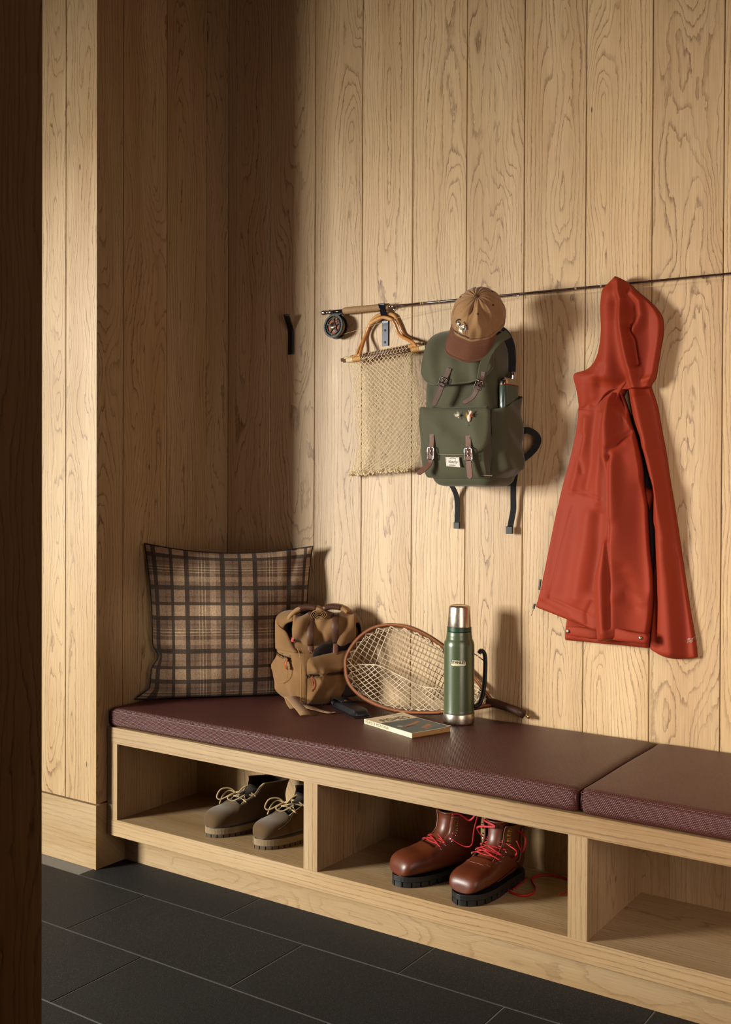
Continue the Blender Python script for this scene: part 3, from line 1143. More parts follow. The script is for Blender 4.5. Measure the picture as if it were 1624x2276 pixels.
    def put(p, lower):
        q = np.array(p)
        ed = min(edge(q) / .07, 1.0)
        fy = fold(q[0])
        if lower:
            dep = .004 + .020 * ed + .006 * math.sin(q[0] * 60)
        else:
            k_ = np.clip((yrim(q[0], True) - q[1]) / (yrim(q[0], True) - fy + 1e-6), 0, 1.3)
            dep = (.012 + .070 * k_ ** 1.2) * ed ** .6
        w_ = c + e1 * q[0] + e2 * q[1] - n * dep
        w_[2] = max(w_[2], .536)
        w_[1] = min(w_[1], -.004)
        return w_
    mU, mL, m2 = MB(), MB(), MB()
    for lower, m_, angs, pitch in ((False, mU, (66, -24), .0150), (True, mL, (38, -38), .0155)):
        for an in angs:
            dr = np.array((math.cos(math.radians(an)), math.sin(math.radians(an))))
            pr = np.array((-dr[1], dr[0]))
            for o_ in np.arange(-.3, .3, pitch):
                run = []
                for s_ in np.arange(-.34, .34, .006):
                    p = dr * s_ + pr * (o_ + .004 * math.sin(s_ * 14 + an)) + Q2.mean(0)
                    ok = inside(p) and ((p[1] < fold(p[0]) + .002) if lower else (p[1] > fold(p[0]) - .02))
                    if ok:
                        run.append(put(p, lower))
                    if (not ok or s_ > .33) and run:
                        if len(run) > 2:
                            m_.add(*tube(run, .00125, 4))
                        run = []
    # rim of the fold, gathered
    fx = np.linspace(x0 + .03, x1 - .03, 40)
    mL.add(*tube([put((x, fold(x)), True) for x in fx], .0017, 5))
    # star ties: the mesh is held to pegs in the hoop
    k_ = 30
    L_ = len(P)
    for i in range(k_):
        j0 = int(i * L_ / k_)
        base_ = P[j0] - out[j0] * .004
        for dj in (-2, 2):
            j = (j0 + dj) % L_
            p = ins[j] + (ins.mean(0) - ins[j]) * .03
            m2.add(*tube([base_, c + e1 * p[0] + e2 * p[1] - n * .006], [.0024, .0013], 5))
        p, p_ = ins[(j0 + 2) % L_], ins[(j0 - 2) % L_]
    m2.add(*tube([c + e1 * p[0] + e2 * p[1] - n * .007 for p in ins + (ins.mean(0) - ins) * .03], .0012, 4, True))
    mU.build('netting', RUBBER, t)['kind'] = 'stuff'
    mL.build('netting', RUBBER, t)['kind'] = 'stuff'
    m2.build('netting_tie', RUBBER, t)['kind'] = 'stuff'


landing_net()

# ------------------------------------------------------------------ coat hooks


def hook(cx, label, mat):
    t = thing('coat_hook', (cx, 0, 1.74), label, 'hook', 'coat hooks on the oak wall')
    z0, zb, zt = 1.7385, 1.8235, 1.8760
    pth = np.array([(cx, -.0028, z0), (cx, -.0028, z0 + .03), (cx, -.0028, zb - .006), (cx, -.0036, zb), (cx, -.006, zb + .006), (cx + .009, -.0415, zt - .004), (cx + .009, -.0430, zt)])
    obj('bar', *ribbon(pth, .0262, .0044, (0, -1, 0)), mat, t)
    for z in (z0 + .012, z0 + .052):
        s = obj('screw', *xf(lathe([(0, 0), (.0046, 0), (.0042, .0012), (.0022, .0016), (.0018, .0009), (0, .0009)], (0, 0), 16), basis((cx, -.0050, z), (1, 0, 0), (0, 0, 1), (0, -1, 0))), BLACKM, t)
    return t


HOOK_BLUE = simple('blued_steel', '#171a22', 0.34, 0.5, 0.5, vary=0.2, vs=30)
h1 = hook(0.3030, 'black steel coat hook alone on the shadowed boards at left', BLACKM)
h2 = hook(0.7080, 'dark steel coat hook holding the cane bag handles', HOOK_BLUE)

# ------------------------------------------------------------------ fly rod and reel
CORK = simple('worn_cork', '#8a6a45', 0.75, vary=0.35, vs=110, bump=0.4, bs=260)
RODP = simple('brown_rod_lacquer', '#2a1512', 0.18, 0.0, 0.6, coat=0.7)
LINE_M = simple('pale_fly_line', '#b3a070', 0.5)
SPOOL_LINE = simple('wound_fly_line', '#8f7c4a', 0.6, vary=0.3, vs=500, bump=0.6, bs=900)
RODTXT = simple('pale_rod_lettering', '#cbb892', 0.4)
ORANGE_B = simple('orange_backing_line', '#8f4a24', 0.6)


def fly_rod():
    a = np.array((0.4590, -0.0240, 1.8698))
    b = np.array((2.90, -0.0200, 1.8375))
    t = thing('fly_rod', tuple(a), 'brown fly rod with cork grip and black reel resting along the hooks', 'fishing rod')
    L = np.linalg.norm(b - a)
    d = (b - a) / L
    up = np.array((0, 0, 1.0)) - d * d[2]
    up /= np.linalg.norm(up)
    out = np.cross(d, up)            # towards the viewer
    if out[1] > 0:
        out = -out
    P = lambda s, u=0.0, o=0.0: a + d * s + up * u + out * o

    def turned(name, prof, mat, par=t, k=20):
        return obj(name, *tube([P(s) for s, r in prof], [r for s, r in prof], k), mat, par, True)
    turned('butt_cap', [(0, .002), (0, .0082), (.003, .0088), (.020, .0084), (.021, .0074), (.030, .0074), (.0305, .0092), (.040, .0092), (.041, .007)], CHROME)
    turned('reel_seat', [(.040, .0066), (.092, .0066)], GUNMETAL)
    turned('cork_grip', [(.0905, .006), (.0915, .0102), (.095, .0116), (.105, .0124), (.16, .0118), (.22, .0112), (.262, .0118), (.276, .0112), (.279, .0086), (.280, .006)], CORK, k=24)
    turned('winding_check', [(.279, .005), (.280, .0066), (.285, .0066), (.286, .0052), (.294, .005)], CHROME)
    turned('blank', [(.285, .0044), (.46, .0041), (1.0, .0033), (1.6, .0026), (L, .0016)], RODP)
    for s in (.400, .408, .470, .62, .94, 1.02, 1.42):
        turned('thread_wrap', [(s, .0048 - s * .001), (s + .006, .0048 - s * .001)], simple_wrap)
    # hook keeper and snake guides
    k = smooth_path([P(.292, -.004), P(.296, -.012), P(.303, -.012), P(.306, -.004)], 5)
    obj('hook_keeper', *tube(k, .0009, 6), CHROME, t, True)
    for s in (.748, 1.405):
        k = smooth_path([P(s - .012, -.002), P(s - .005, -.0055, .002), P(s, -.012, .003), P(s + .005, -.012, -.002), P(s + .004, -.004), P(s + .014, -.002)], 5)
        obj('snake_guide', *tube(k, .0008, 6), CHROME, t, True)
    # reel: axis points out of the wall
    c = np.array((0.5220, -0.0290, 1.8155))
    ax = np.array((-0.02, -1.0, 0.05))
    ax /= np.linalg.norm(ax)
    ez = np.array((0, 0, 1.0)) - ax * ax[2]
    ez /= np.linalg.norm(ez)
    ex = np.cross(ez, ax)
    Q = lambda r, th, h: c + (ex * math.cos(th) + ez * math.sin(th)) * r + ax * h

    def disc(prof, k=40):
        return loft([[Q(r, 2 * math.pi * i / k, h) for i in range(k)] for r, h in prof])
    R = .0415
    reel = sharp(obj('reel_frame', *disc([(.001, -.012), (R - .004, -.012), (R, -.010), (R, -.006), (R - .004, -.004), (.001, -.004)]), BLACKM, t, True), 40)
    obj('wound_line', *disc([(.02, -.0035), (R - .006, -.0035), (R - .0055, .012), (.02, .0125)]), SPOOL_LINE, reel, True)
    obj('backing_line', *disc([(.014, .0121), (.027, .0121), (.027, .0135), (.014, .0135)]), ORANGE_B, reel, True)
    # spool face: outer rim ring, pierced ring, five spokes, hub
    def ring(r0, r1, h0, h1, k=48):
        R_ = [[Q(r, 2 * math.pi * i / k, h) for r, h in ((r0, h0), (r1, h0), (r1, h1), (r0, h1))] for i in range(k)]
        return grid(R_, cu=True, cv=True)
    m = MB()
    m.add(*ring(.0345, R - .0008, .013, .0185))
    m.add(*ring(.0265, .0285, .014, .0175))
    for i in range(30):
        th = 2 * math.pi * i / 30
        m.add(*tube([Q(.028, th, .0155), Q(.035, th, .0155)], .0012, 5))
    for i in range(5):
        th = 2 * math.pi * i / 5 + .35
        m.add(*ribbon([Q(.010, th, .0165), Q(.028, th, .0165)], .0075, .003, ax, [.009, .005]))
    sp = m.build('spool_rim', BLACKM, reel)
    obj('hub', *disc([(.0, .012), (.0125, .012), (.0125, .020), (.0105, .0225), (.0, .0232)], 32), STEEL, sp, True)
    obj('reel_handle', *tube([Q(.014, .95, .022), Q(.033, .95, .021), Q(.0335, .95, .020)], [.0016, .0016, .0012], 8), CHROME, sp, True)
    m = MB()
    m.add(*ribbon([Q(R - .002, math.pi / 2 - .45, -.008), P(.058, -.0068)], .008, .006, out))
    m.add(*ribbon([Q(R - .002, math.pi / 2 + .25, -.008), P(.085, -.0068)], .008, .006, out))
    m.add(*ribbon([P(.040, -.0072), P(.095, -.0072)], .010, .003, up))
    m.build('reel_foot', BLACKM, reel)
    # fly line from the spool up to the first guide, then on along the rod
    k = [Q(R - .006, -1.15, .004), P(.40, -.030, .004), P(.748, -.012, .003)]
    obj('fly_line', *tube(smooth_path(k, 6), .00055, 5), LINE_M, t, True)
    obj('fly_line', *tube(smooth_path([P(.748, -.012, .003), P(1.1, -.016, .002), P(1.405, -.012, .003), P(2.0, -.013, .002)], 5), .00045, 5), LINE_M, t, True)
    return t


simple_wrap = simple('thread_wrap', '#8a6f4c', 0.3)
fly_rod()

# ------------------------------------------------------------------ knotted net bag
JUTE = simple('jute_cord', '#decaa0', 0.85, vary=0.2, vs=160, bump=0.5, bs=1500)
CANE = simple('honey_cane', '#b5783c', 0.38, vary=0.22, vs=50, coat=0.3)
CANE_D = simple('cane_binding', '#c9975a', 0.4, vary=0.15, vs=80)
DOWEL = simple('walnut_dowel', '#5a3826', 0.5, vary=0.3, vs=70)


def net_bag():
    t = thing('net_bag', (0.72, -0.03, 1.71), 'knotted jute net bag with cane handles hanging from the steel hook', 'bag')
    A0, A1 = np.array((0.549, -0.034, 1.6985)), np.array((0.872, -0.030, 1.7290))
    B0, B1 = np.array((0.575, -0.058, 1.6910)), np.array((0.8900, -0.058, 1.7120))
    for a, b in ((A0, A1), (B0, B1)):
        d = (b - a) / np.linalg.norm(b - a)
        dw = obj('dowel', *tube([a, b], .0064, 14), DOWEL, t, True)
        m = MB()
        for p0, p1 in ((.018, .045), (.052, .085)):
            pass
        for s0, n_, r_, mt in ((.016, 8, .0072, JUTE), (.045, 9, .0082, CANE_D), (.275, 9, .0082, CANE_D), (.302, 8, .0072, JUTE)):
            if a is B0 and mt is CANE_D and False:
                continue
            m = MB()
            for i in range(n_):
                p = a + d * (s0 + i * .0034)
                th = np.linspace(0, 2 * math.pi, 12, endpoint=False)
                up = np.array((0, 0, 1.0)) - d * d[2]
                up /= np.linalg.norm(up)
                o = np.cross(d, up)
                m.add(*tube([p + (up * math.cos(q) + o * math.sin(q)) * r_ for q in th], .0019, 5, True))
            m.build('binding', mt, dw, True)
    # arched handles over the hook
    hx = 0.708
    for a, b, y, dz in ((A0, A1, -.0085, -.0010), (B0, B1, -.0200, -.0150)):
        d = (b - a) / np.linalg.norm(b - a)
        l, r = a + d * .057, a + d * .287
        top = 1.8475 + dz
        k_ = .0 if a is A0 else .011
        pts = [l + np.array((-.004, .004, -.004)), l + np.array((.010, .003, .022)), (hx - .080 + k_, y, 1.775), (hx - .062 + k_, y, 1.812), (hx - .036 + k_ * .5, y, top - .008), (hx, y - .0, top), (hx + .036 - k_ * .5, y, top - .008), (hx + .058 - k_, y, 1.808), (hx + .080 - k_, y, 1.768), r + np.array((-.008, .004, .020)), r + np.array((.004, .004, -.004))]
        hp = smooth_path(pts, 7)
        h = obj('handle', *tube(hp, .0052, 10), CANE, t, True)
        m = MB()
        T, N, Bn = frames(hp)
        n0 = int(len(hp) * .30)
        n1 = int(len(hp) * .66)
        fine = smooth_path(hp[n0:n1], 5)
        T, N, Bn = frames(fine)
        for i in range(0, len(fine), 2):
            q = [fine[i] + (N[i] * math.cos(x) + Bn[i] * math.sin(x)) * .0055 for x in np.linspace(0, 2 * math.pi, 10, endpoint=False)]
            m.add(*tube(q, .0011, 4, True))
        m.build('cane_wrap', CANE_D, h, True)
    # netting: outline of the bag on the wall, two layers of diamond mesh
    left = smooth_path([(x, z) for x, z in [(0.588,1.6943),(0.6001,1.6654),(0.6094,1.6347),(0.6083,1.5916),(0.6137,1.5612),(0.6113,1.5182),(0.6169,1.4533),(0.6224,1.3993),(0.6147,1.3563),(0.5965,1.3219),(0.5886,1.3068)]], 8)
    right = smooth_path([(x, z) for x, z in [(0.8466,1.7103),(0.8357,1.684),(0.842,1.6463),(0.8495,1.6126),(0.8656,1.5496),(0.8684,1.4874),(0.8639,1.4254),(0.8629,1.384),(0.8582,1.3592),(0.845,1.3365),(0.8255,1.32)]], 8)

    def res(c, n):
        L = np.concatenate([[0], np.cumsum(np.linalg.norm(np.diff(c, axis=0), axis=1))])
        q = np.linspace(0, L[-1], n)
        return np.column_stack([np.interp(q, L, c[:, k]) for k in range(2)])
    NRW, NCL = 45, 17
    Lc, Rc = res(left, NRW), res(right, NRW)
    lyr = ((-.050, A0, A1, 0.0), (-.020, B0, B1, 0.5))
    for yb, a, b, ph in lyr:
        m = MB()
        rs = np.random.RandomState(int(100 * (ph + 1)))
        jit = rs.uniform(-.0016, .0016, (NRW, NCL + 2, 3))

        def node(i, j):
            u = (j + (.5 if i % 2 else 0)) / (NCL + .5)
            u = .5 - .5 * math.cos(math.pi * min(max(u, 0), 1)) * (0.55) + (u - .5) * .45 if True else u
            tt = i / (NRW - 1)
            p = Lc[i] * (1 - u) + Rc[i] * u
            sag = -.012 * math.sin(math.pi * u) * (1 - tt)
            bow = math.sin(math.pi * u) * (.010 if yb < -.03 else .002)
            v = np.array((p[0], yb - bow + .006 * tt * (1 if yb < -.03 else -1), p[1] + sag * .0))
            return v + jit[i, j]
        bb, aa = (B0, B1), (A0, A1)
        da, db = (bb if yb < -.03 else aa)
        for i in range(NRW - 1):
            for j in range(NCL + 1):
                p = node(i, j)
                for q in ((j - 1, j) if i % 2 == 0 else (j, j + 1)):
                    if 0 <= q <= NCL:
                        if i == 0:
                            continue
                        e = node(i + 1, q)
                        m.add(*tube([p, e], .00092 if yb < -.03 else .0007, 4))
        for j in range(NCL + 1):       # loops over the dowel
            p = node(1, j)
            u = (j + .5) / (NCL + 1)
            c = da + (db - da) * (.16 + .68 * u)
            m.add(*tube(smooth_path([p, c + np.array((-.004, -.0078, -.002)), c + np.array((0, -.003, .0085)), c + np.array((.002, .006, .003)), p + np.array((.006, 0, 0))], 4), .0011, 4))
        for i in range(2, NRW, 1):     # knots
            for j in range(0, NCL + 1):
                p = node(i, j)
                m.add(*tube([p + np.array((0, 0, .0021)), p, p - np.array((0, 0, .0021))], [.0006, .0015, .0006], 5))
        for j in range(0, NCL + 1):    # gathered ends along the bottom
            p = node(NRW - 1, j)
            for _ in range(5):
                d = rs.normal(0, 1, 3) * (.006, .004, .006)
                m.add(*tube(smooth_path([p + d * .4, p + d + np.array((0, -.003, -.002)), p - d * .5 + np.array((0, 0, -.006)), p + d * .2], 3), .0011, 4))
        m.build('netting', JUTE, t)['kind'] = 'stuff'


net_bag()

# ------------------------------------------------------------------ soft shapes


def res2(c, n):
    c = np.asarray(c, float)
    L = np.concatenate([[0], np.cumsum(np.linalg.norm(np.diff(c, axis=0), axis=1))])
    q = np.linspace(0, L[-1], n)
    return np.column_stack([np.interp(q, L, c[:, k]) for k in range(c.shape[1])])


def dist_poly(X, Z, poly):
    poly = np.asarray(poly, float)
    best = np.full(X.shape, 9.0)
    for (x0, z0), (x1, z1) in zip(poly[:-1], poly[1:]):
        dx, dz = x1 - x0, z1 - z0
        t = np.clip(((X - x0) * dx + (Z - z0) * dz) / (dx * dx + dz * dz + 1e-12), 0, 1)
        best = np.minimum(best, np.hypot(X - x0 - t * dx, Z - z0 - t * dz))
    return best


def ridge(X, Z, poly, amp, sig):
    return amp * .95 * np.exp(-(dist_poly(X, Z, poly) / (sig * 1.25)) ** 2)


def quad_ring(FL, FR, BR, BL, z, k=44, ex=5.0):
    """rounded plan section between four corners (front-left, front-right, back-right, back-left)"""
    out = []
    for i in range(k):
        th = 2 * math.pi * i / k
        c, s = math.cos(th), math.sin(th)
        a = math.copysign(abs(c) ** (2 / ex), c)
        b = math.copysign(abs(s) ** (2 / ex), s)
        u, v = (a + 1) / 2, (b + 1) / 2          # v=0 front, v=1 back
        p = (np.array(FL) * (1 - u) * (1 - v) + np.array(FR) * u * (1 - v) + np.array(BR) * u * v + np.array(BL) * (1 - u) * v)
        out.append((p[0], p[1], z))
    return out


def quad_loft(secs, n=5, k=44, ex=5.0, wob=0.0, seed=0):
    """secs: (z, FL, FR, BR, BL); smooth through the heights, softly creased"""
    S = np.array([[z, *FL, *FR, *BR, *BL] for z, FL, FR, BR, BL in secs])
    F = smooth_path(S, n)
    R = np.array([quad_ring(f[1:3], f[3:5], f[5:7], f[7:9], f[0], k, ex) for f in F])
    if wob:
        c = R.mean(1, keepdims=True)
        d = R - c
        d[..., 2] = 0
        d /= np.linalg.norm(d, axis=2, keepdims=True) + 1e-9
        th = np.arange(k)[None, :] * 2 * math.pi / k
        zz = R[..., 2]
        rs = np.random.RandomState(seed)
        w = 0
        for _ in range(6):
            a, b, p, q = rs.uniform(15, 60), rs.randint(1, 6), rs.uniform(0, 6), rs.uniform(.4, 1)
            w = w + q * np.sin(zz * a + b * th + p)
        R = R + d * (w * wob / 2.2)[..., None]
    return R


def pad(outline, y, bulge, thick, nr=8, power=2.6, crease=None, axis='y', sgn=-1):
    """cushiony panel: closed outline (x,z) on plane y, front swollen by `bulge`"""
    o = np.asarray(outline, float)
    c = o.mean(0)
    n = len(o)
    rings = []
    for r in np.linspace(1, 0.06, nr):
        q = c + (o - c) * r
        d = thick + bulge * (1 - r ** power)
        if r == 1:
            rings.append(np.column_stack([q[:, 0], np.full(n, y), q[:, 1]]))
            q = c + (o - c) * .996
            d = thick * .7
            rings.append(np.column_stack([q[:, 0], np.full(n, y + sgn * d), q[:, 1]]))
            continue
        dd = np.full(n, d)
        if crease:
            dd = dd + crease(q[:, 0], q[:, 1]) * (1 - r ** 6)
        rings.append(np.column_stack([q[:, 0], y + sgn * dd, q[:, 1]]))
    v, f = loft(rings)
    return v, f


GREEN = cloth('olive_canvas', '#4a482f', '#353421', weave=1500, rough=0.72, bump=0.3, blotch=12, sheen=0.2)
GREEN_L = cloth('olive_canvas_edge', '#55533a', '#403f2b', weave=1500, rough=0.75, sheen=0.2)
STRAP_B = cloth('black_webbing', '#141614', '#0c0d0c', weave=1800, rough=0.8)
TAN_LEATHER = simple('brown_strap_leather', '#44220d', 0.55, vary=0.3, vs=45, bump=0.2, bs=500)
TAN_LEATHER_L = simple('light_brown_strap_leather', '#5a3116', 0.58, vary=0.28, vs=45, bump=0.2, bs=500)
STITCH = simple('pale_stitching', '#a39a7c', 0.8)
WHITE_TAG = simple('white_woven_tag', '#c9c2b4', 0.85, vary=0.05)
LETTER_D = simple('dark_thread_lettering', '#26221e', 0.8)


def strap(par, pts, y, width, mat, name='strap', thick=.0032, normal=(0, -1, 0), round_end=True, n=6, ys=None):
    p = [(a, (y if ys is None else ys[i]), b) for i, (a, b) in enumerate(pts)]
    P = smooth_path(p, n)
    return sharp(obj(name, *ribbon(P, width, thick, normal, None, round_end), mat, par, True), 28)


def buckle(par, c, d, w, h, mat=None, off=.003):
    """roller buckle: rectangular wire frame, centre bar and prong; d = strap direction in (x,z)"""
    d = np.array((d[0], 0, d[1]), float)
    d /= np.linalg.norm(d)
    s = np.array((d[2], 0, -d[0]))
    c = np.array(c) + np.array((0, -off, 0))
    k = [c + s * (a * w / 2) + d * (b * h / 2) for a, b in ((-1, -.85), (-.85, -1), (.85, -1), (1, -.85), (1, .85), (.85, 1), (-.85, 1), (-1, .85))]
    m = MB()
    m.add(*tube(k, .0019, 6, True))
    m.add(*tube([c - s * w / 2 + d * h * .1, c + s * w / 2 + d * h * .1], .0016, 6))
    m.add(*tube([c + d * h * .1 + np.array((0, -.001, 0)), c - d * h * .5 + np.array((0, -.002, 0))], .0013, 6))
    return m.build('buckle', mat or STEEL, par, True)


def backpack():
    t = thing('backpack', (1.10, -0.10, 1.262), 'olive green canvas backpack with brown leather straps hanging under the cap', 'backpack')
    secs = [(1.263, (1.03, -.165), (1.185, -.16), (1.19, -.05), (1.02, -.05)),
            (1.268, (1.012, -.180), (1.197, -.175), (1.205, -.035), (1.00, -.035)),
            (1.285, (1.000, -.192), (1.206, -.184), (1.222, -.027), (.985, -.027)),
            (1.33, (.985, -.200), (1.210, -.190), (1.228, -.026), (.965, -.026)),
            (1.40, (.975, -.200), (1.210, -.190), (1.222, -.026), (.958, -.026)),
            (1.50, (.968, -.195), (1.202, -.183), (1.208, -.026), (.955, -.026)),
            (1.60, (.968, -.185), (1.198, -.170), (1.200, -.026), (.958, -.026)),
            (1.67, (.975, -.165), (1.188, -.150), (1.192, -.026), (.965, -.026)),
            (1.715, (.990, -.135), (1.172, -.125), (1.178, -.026), (.98, -.026)),
            (1.730, (1.01, -.105), (1.15, -.10), (1.16, -.04), (1.0, -.04))]
    R = quad_loft(secs, 6, 56, 5, .0032, 3)
    # gathers below the lid
    zz = R[..., 2]
    gather = np.exp(-((zz - 1.545) / .03) ** 2)
    R[..., 1] += gather * .006 * np.sin(R[..., 0] * 95) * (R[..., 1] < -.12)
    obj('body', *loft(R), GREEN, t, True)
    # front pocket with its flap
    ps = [(1.288, (1.01, -.20), (1.185, -.195), (1.19, -.17), (1.0, -.17)),
          (1.295, (.992, -.213), (1.196, -.206), (1.2, -.17), (.985, -.17)),
          (1.35, (.980, -.224), (1.200, -.215), (1.2, -.17), (.975, -.17)),
          (1.45, (.972, -.222), (1.198, -.212), (1.2, -.17), (.970, -.17)),
          (1.497, (.972, -.208), (1.194, -.198), (1.196, -.17), (.970, -.17)),
          (1.503, (.980, -.19), (1.185, -.185), (1.19, -.17), (.98, -.17))]
    obj('front_pocket', *loft(quad_loft(ps, 6, 56, 7, .0028, 8)), GREEN, t, True)
    fl = smooth_path([(0.9804,1.5052),(1.0221,1.5007),(1.1004,1.4948),(1.1767,1.4904),(1.2141,1.4875),(1.2172,1.4556),(1.216,1.4199),(1.2058,1.383),(1.1775,1.3623),(1.1396,1.3549),(1.0858,1.3557),(1.0419,1.3591),(1.0068,1.3735),(0.9907,1.4013),(0.9824,1.443),(0.979,1.4776)], 5, True)
    cr = lambda x, z: ridge(x, z, [(0.9907,1.4806),(1.0175,1.4543),(1.0556,1.4304)], .006, .014) + ridge(x, z, [(1.0757,1.4524),(1.1102,1.4263),(1.133,1.4033)], -.005, .020) + ridge(x, z, [(1.1774,1.4663),(1.1665,1.442),(1.1778,1.4022)], .005, .014) + .0018 * np.sin(x * 60 + z * 35)
    pf = obj('pocket_flap', *pad(fl, -.2195, .008, .005, 12, 2.2, cr), GREEN, t, True)
    # stitched hems
    for pts, yy in (([(1.0459,1.3602),(1.0897,1.3575),(1.1358,1.3567)], -.2292), ([(1.0171,1.3101),(1.0698,1.306),(1.1216,1.2993),(1.1723,1.2953),(1.2195,1.2934)], -.208)):
        obj('stitching', *tube([(a, yy + .0028, b) for a, b in res2(pts, 14)], .0007, 4), STITCH, t)
    # lid: over the top and down the front
    pth = np.array([(-.028, 1.735), (-.07, 1.752), (-.115, 1.752), (-.158, 1.735), (-.190, 1.70), (-.208, 1.655), (-.213, 1.61), (-.210, 1.572)])
    pth = res2(smooth_path(np.column_stack([pth, pth[:, 0] * 0]), 6)[:, :2], 40)
    U = np.linspace(-1, 1, 37)
    top, bot = [], []
    Ls = np.linspace(0, 1, 40)
    for u in U:
        se = 1 - .13 * abs(u) ** 5 - .02 * (u > 0) * u
        ra, rb = [], []
        for i in range(40):
            s = Ls[i] * se
            y, z = np.interp(s, Ls, pth[:, 0]), np.interp(s, Ls, pth[:, 1])
            xc = 1.082 + .006 * s
            hw = .100 + .024 * min(1, s * 1.6)
            x = xc + hw * u
            side = abs(u) ** 6
            y2 = y + side * .024 * (s > .3) * min(1, (s - .3) * 3)
            z2 = z - side * .022 * max(0, 1 - s * 1.4)
            wv = .004 * math.sin(u * 5 + s * 8) * s + .004 * math.sin(u * 11 - s * 5) * s - .006 * math.exp(-((u - .45) / .12) ** 2) * s
            ra.append((x, y2 - wv, z2))
            rb.append((x * .985 + 1.085 * .015, y2 - wv + .006, z2 - .004))
        top.append(ra)
        bot.append(rb)
    v1, f1 = grid(top, flip=True)
    v2, f2 = grid(bot)
    n1 = len(v1)
    nu, nv = 37, 40
    rim = [(i, nv - 1) for i in range(nu)] + [(nu - 1, j) for j in range(nv - 2, -1, -1)] + [(i, 0) for i in range(nu - 2, -1, -1)] + [(0, j) for j in range(1, nv - 1)]
    idx = [i * nv + j for i, j in rim]
    fr = [(idx[i], idx[(i + 1) % len(idx)], idx[(i + 1) % len(idx)] + n1, idx[i] + n1) for i in range(len(idx))]
    obj('lid', np.concatenate([v1, v2]), f1 + [[q + n1 for q in k] for k in f2] + fr, GREEN, t, True)
    e = np.array([top[i][j] for i, j in rim[:nu]])
    obj('lid_binding', *tube(e[2:-2], .0022, 6), GREEN_L, t, True)
    # broad side edge of the lid / shoulder yoke at right
    k = [(1.2413,1.7184),(1.2252,1.6958),(1.2061,1.66),(1.1943,1.6181),(1.1901,1.5822),(1.1887,1.5556)]
    strap(t, k, -.20, .026, GREEN_L, 'yoke_strap', .005, (.55, -.8, .15), False, 6, [-.150, -.185, -.205, -.216, -.220, -.221])
    # padded shoulder strap behind, webbing and tails
    k = [(1.1458,1.755),(1.174,1.7387),(1.1882,1.7054),(1.1915,1.6633),(1.1903,1.6075)]
    strap(t, k, -.03, .034, STRAP_B, 'shoulder_strap', .010, (.8, -.6, 0), False, 6, [-.09, -.05, -.035, -.030, -.030])
    k = [(1.2422,1.4335),(1.2603,1.4344),(1.2769,1.4215),(1.2815,1.4049),(1.2727,1.3831),(1.2548,1.3614),(1.2427,1.3478)]
    strap(t, k, -.04, .020, STRAP_B, 'strap_loop', .003, (.3, -1, 0), False, 6, [-.05, -.045, -.03, -.022, -.022, -.03, -.045])
    k = [(0.9884,1.2763),(0.992,1.2356),(0.9947,1.192),(0.9942,1.1368)]
    s1 = strap(t, k, -.014, .0185, STRAP_B, 'webbing_tail', .0022, (0, -1, 0), False, 6, [-.05, -.016, -.012, -.014])
    b = k[-1]
    obj('tail_tip', *box(b[0] - .0108, b[0] + .0108, -.0175, -.0095, b[1] - .010, b[1] + .011, .0015), BLACKP, s1)
    k = [(1.2272,1.3262),(1.2151,1.2984),(1.203,1.2676),(1.1986,1.2298),(1.198,1.1919),(1.1913,1.1553),(1.1868,1.1271)]
    s1 = strap(t, k, -.02, .0185, STRAP_B, 'webbing_tail', .0022, (.25, -1, 0), False, 6, [-.06, -.045, -.030, -.022, -.020, -.020, -.022])
    b = k[-1]
    obj('tail_tip', *box(b[0] - .0118, b[0] + .0108, -.0265, -.0175, b[1] - .012, b[1] + .011, .0015), BLACKP, s1)
    # leather straps and buckles
    for pts, ys, w, mt, bk, bw, bh, bm in (
            ([(1.0799,1.6188),(1.0746,1.6029),(1.0669,1.587),(1.0591,1.5684),(1.0483,1.539),(1.0335,1.5042)], (-.2205, -.222, -.224, -.226, -.230, -.236), .0185, TAN_LEATHER, (2.55), .026, .026, GUNMETAL),
            ([(1.1966,1.6009),(1.1937,1.5852),(1.1893,1.5695),(1.1819,1.5486),(1.1655,1.5254),(1.1368,1.5093)], (-.2205, -.222, -.227, -.232, -.234, -.238), .0150, TAN_LEATHER, (2.4), .024, .026, GUNMETAL),
            ([(1.0264,1.4205),(1.0273,1.4),(1.0267,1.3781),(1.026,1.3563),(1.0253,1.3372),(1.0159,1.3208),(0.9888,1.2991)], (-.2300, -.2310, -.2335, -.2345, -.236, -.242, -.252), .0165, TAN_LEATHER_L, (2.75), .0215, .036, CHROME),
            ([(1.1512,1.4131),(1.1528,1.393),(1.1544,1.373),(1.1561,1.3516),(1.1578,1.3248),(1.161,1.2834)], (-.2300, -.2310, -.2335, -.2345, -.236, -.234), .0185, TAN_LEATHER_L, (2.75), .0245, .036, CHROME)):
        s1 = strap(t, pts, 0, w, mt, 'leather_strap', .0034, (0.05, -1, 0), True, 6, ys)
        i = int(bk)
        q0, q1 = np.array(pts[i]), np.array(pts[i + 1])
        p = q0 + (q1 - q0) * (bk - i)
        yy = np.interp(bk, range(len(ys)), ys)
        buckle(s1, (p[0], yy, p[1]), (pts[i + 1][0] - pts[i][0], pts[i + 1][1] - pts[i][1]), bw, bh, bm)
        a = np.array(pts[0]) * .5 + np.array(pts[1]) * .5
        # box of stitching at the sewn end
        d = np.array(pts[1]) - np.array(pts[0])
        d /= np.linalg.norm(d)
        sx = np.array((d[1], -d[0]))
        y0 = ys[0] - .0022
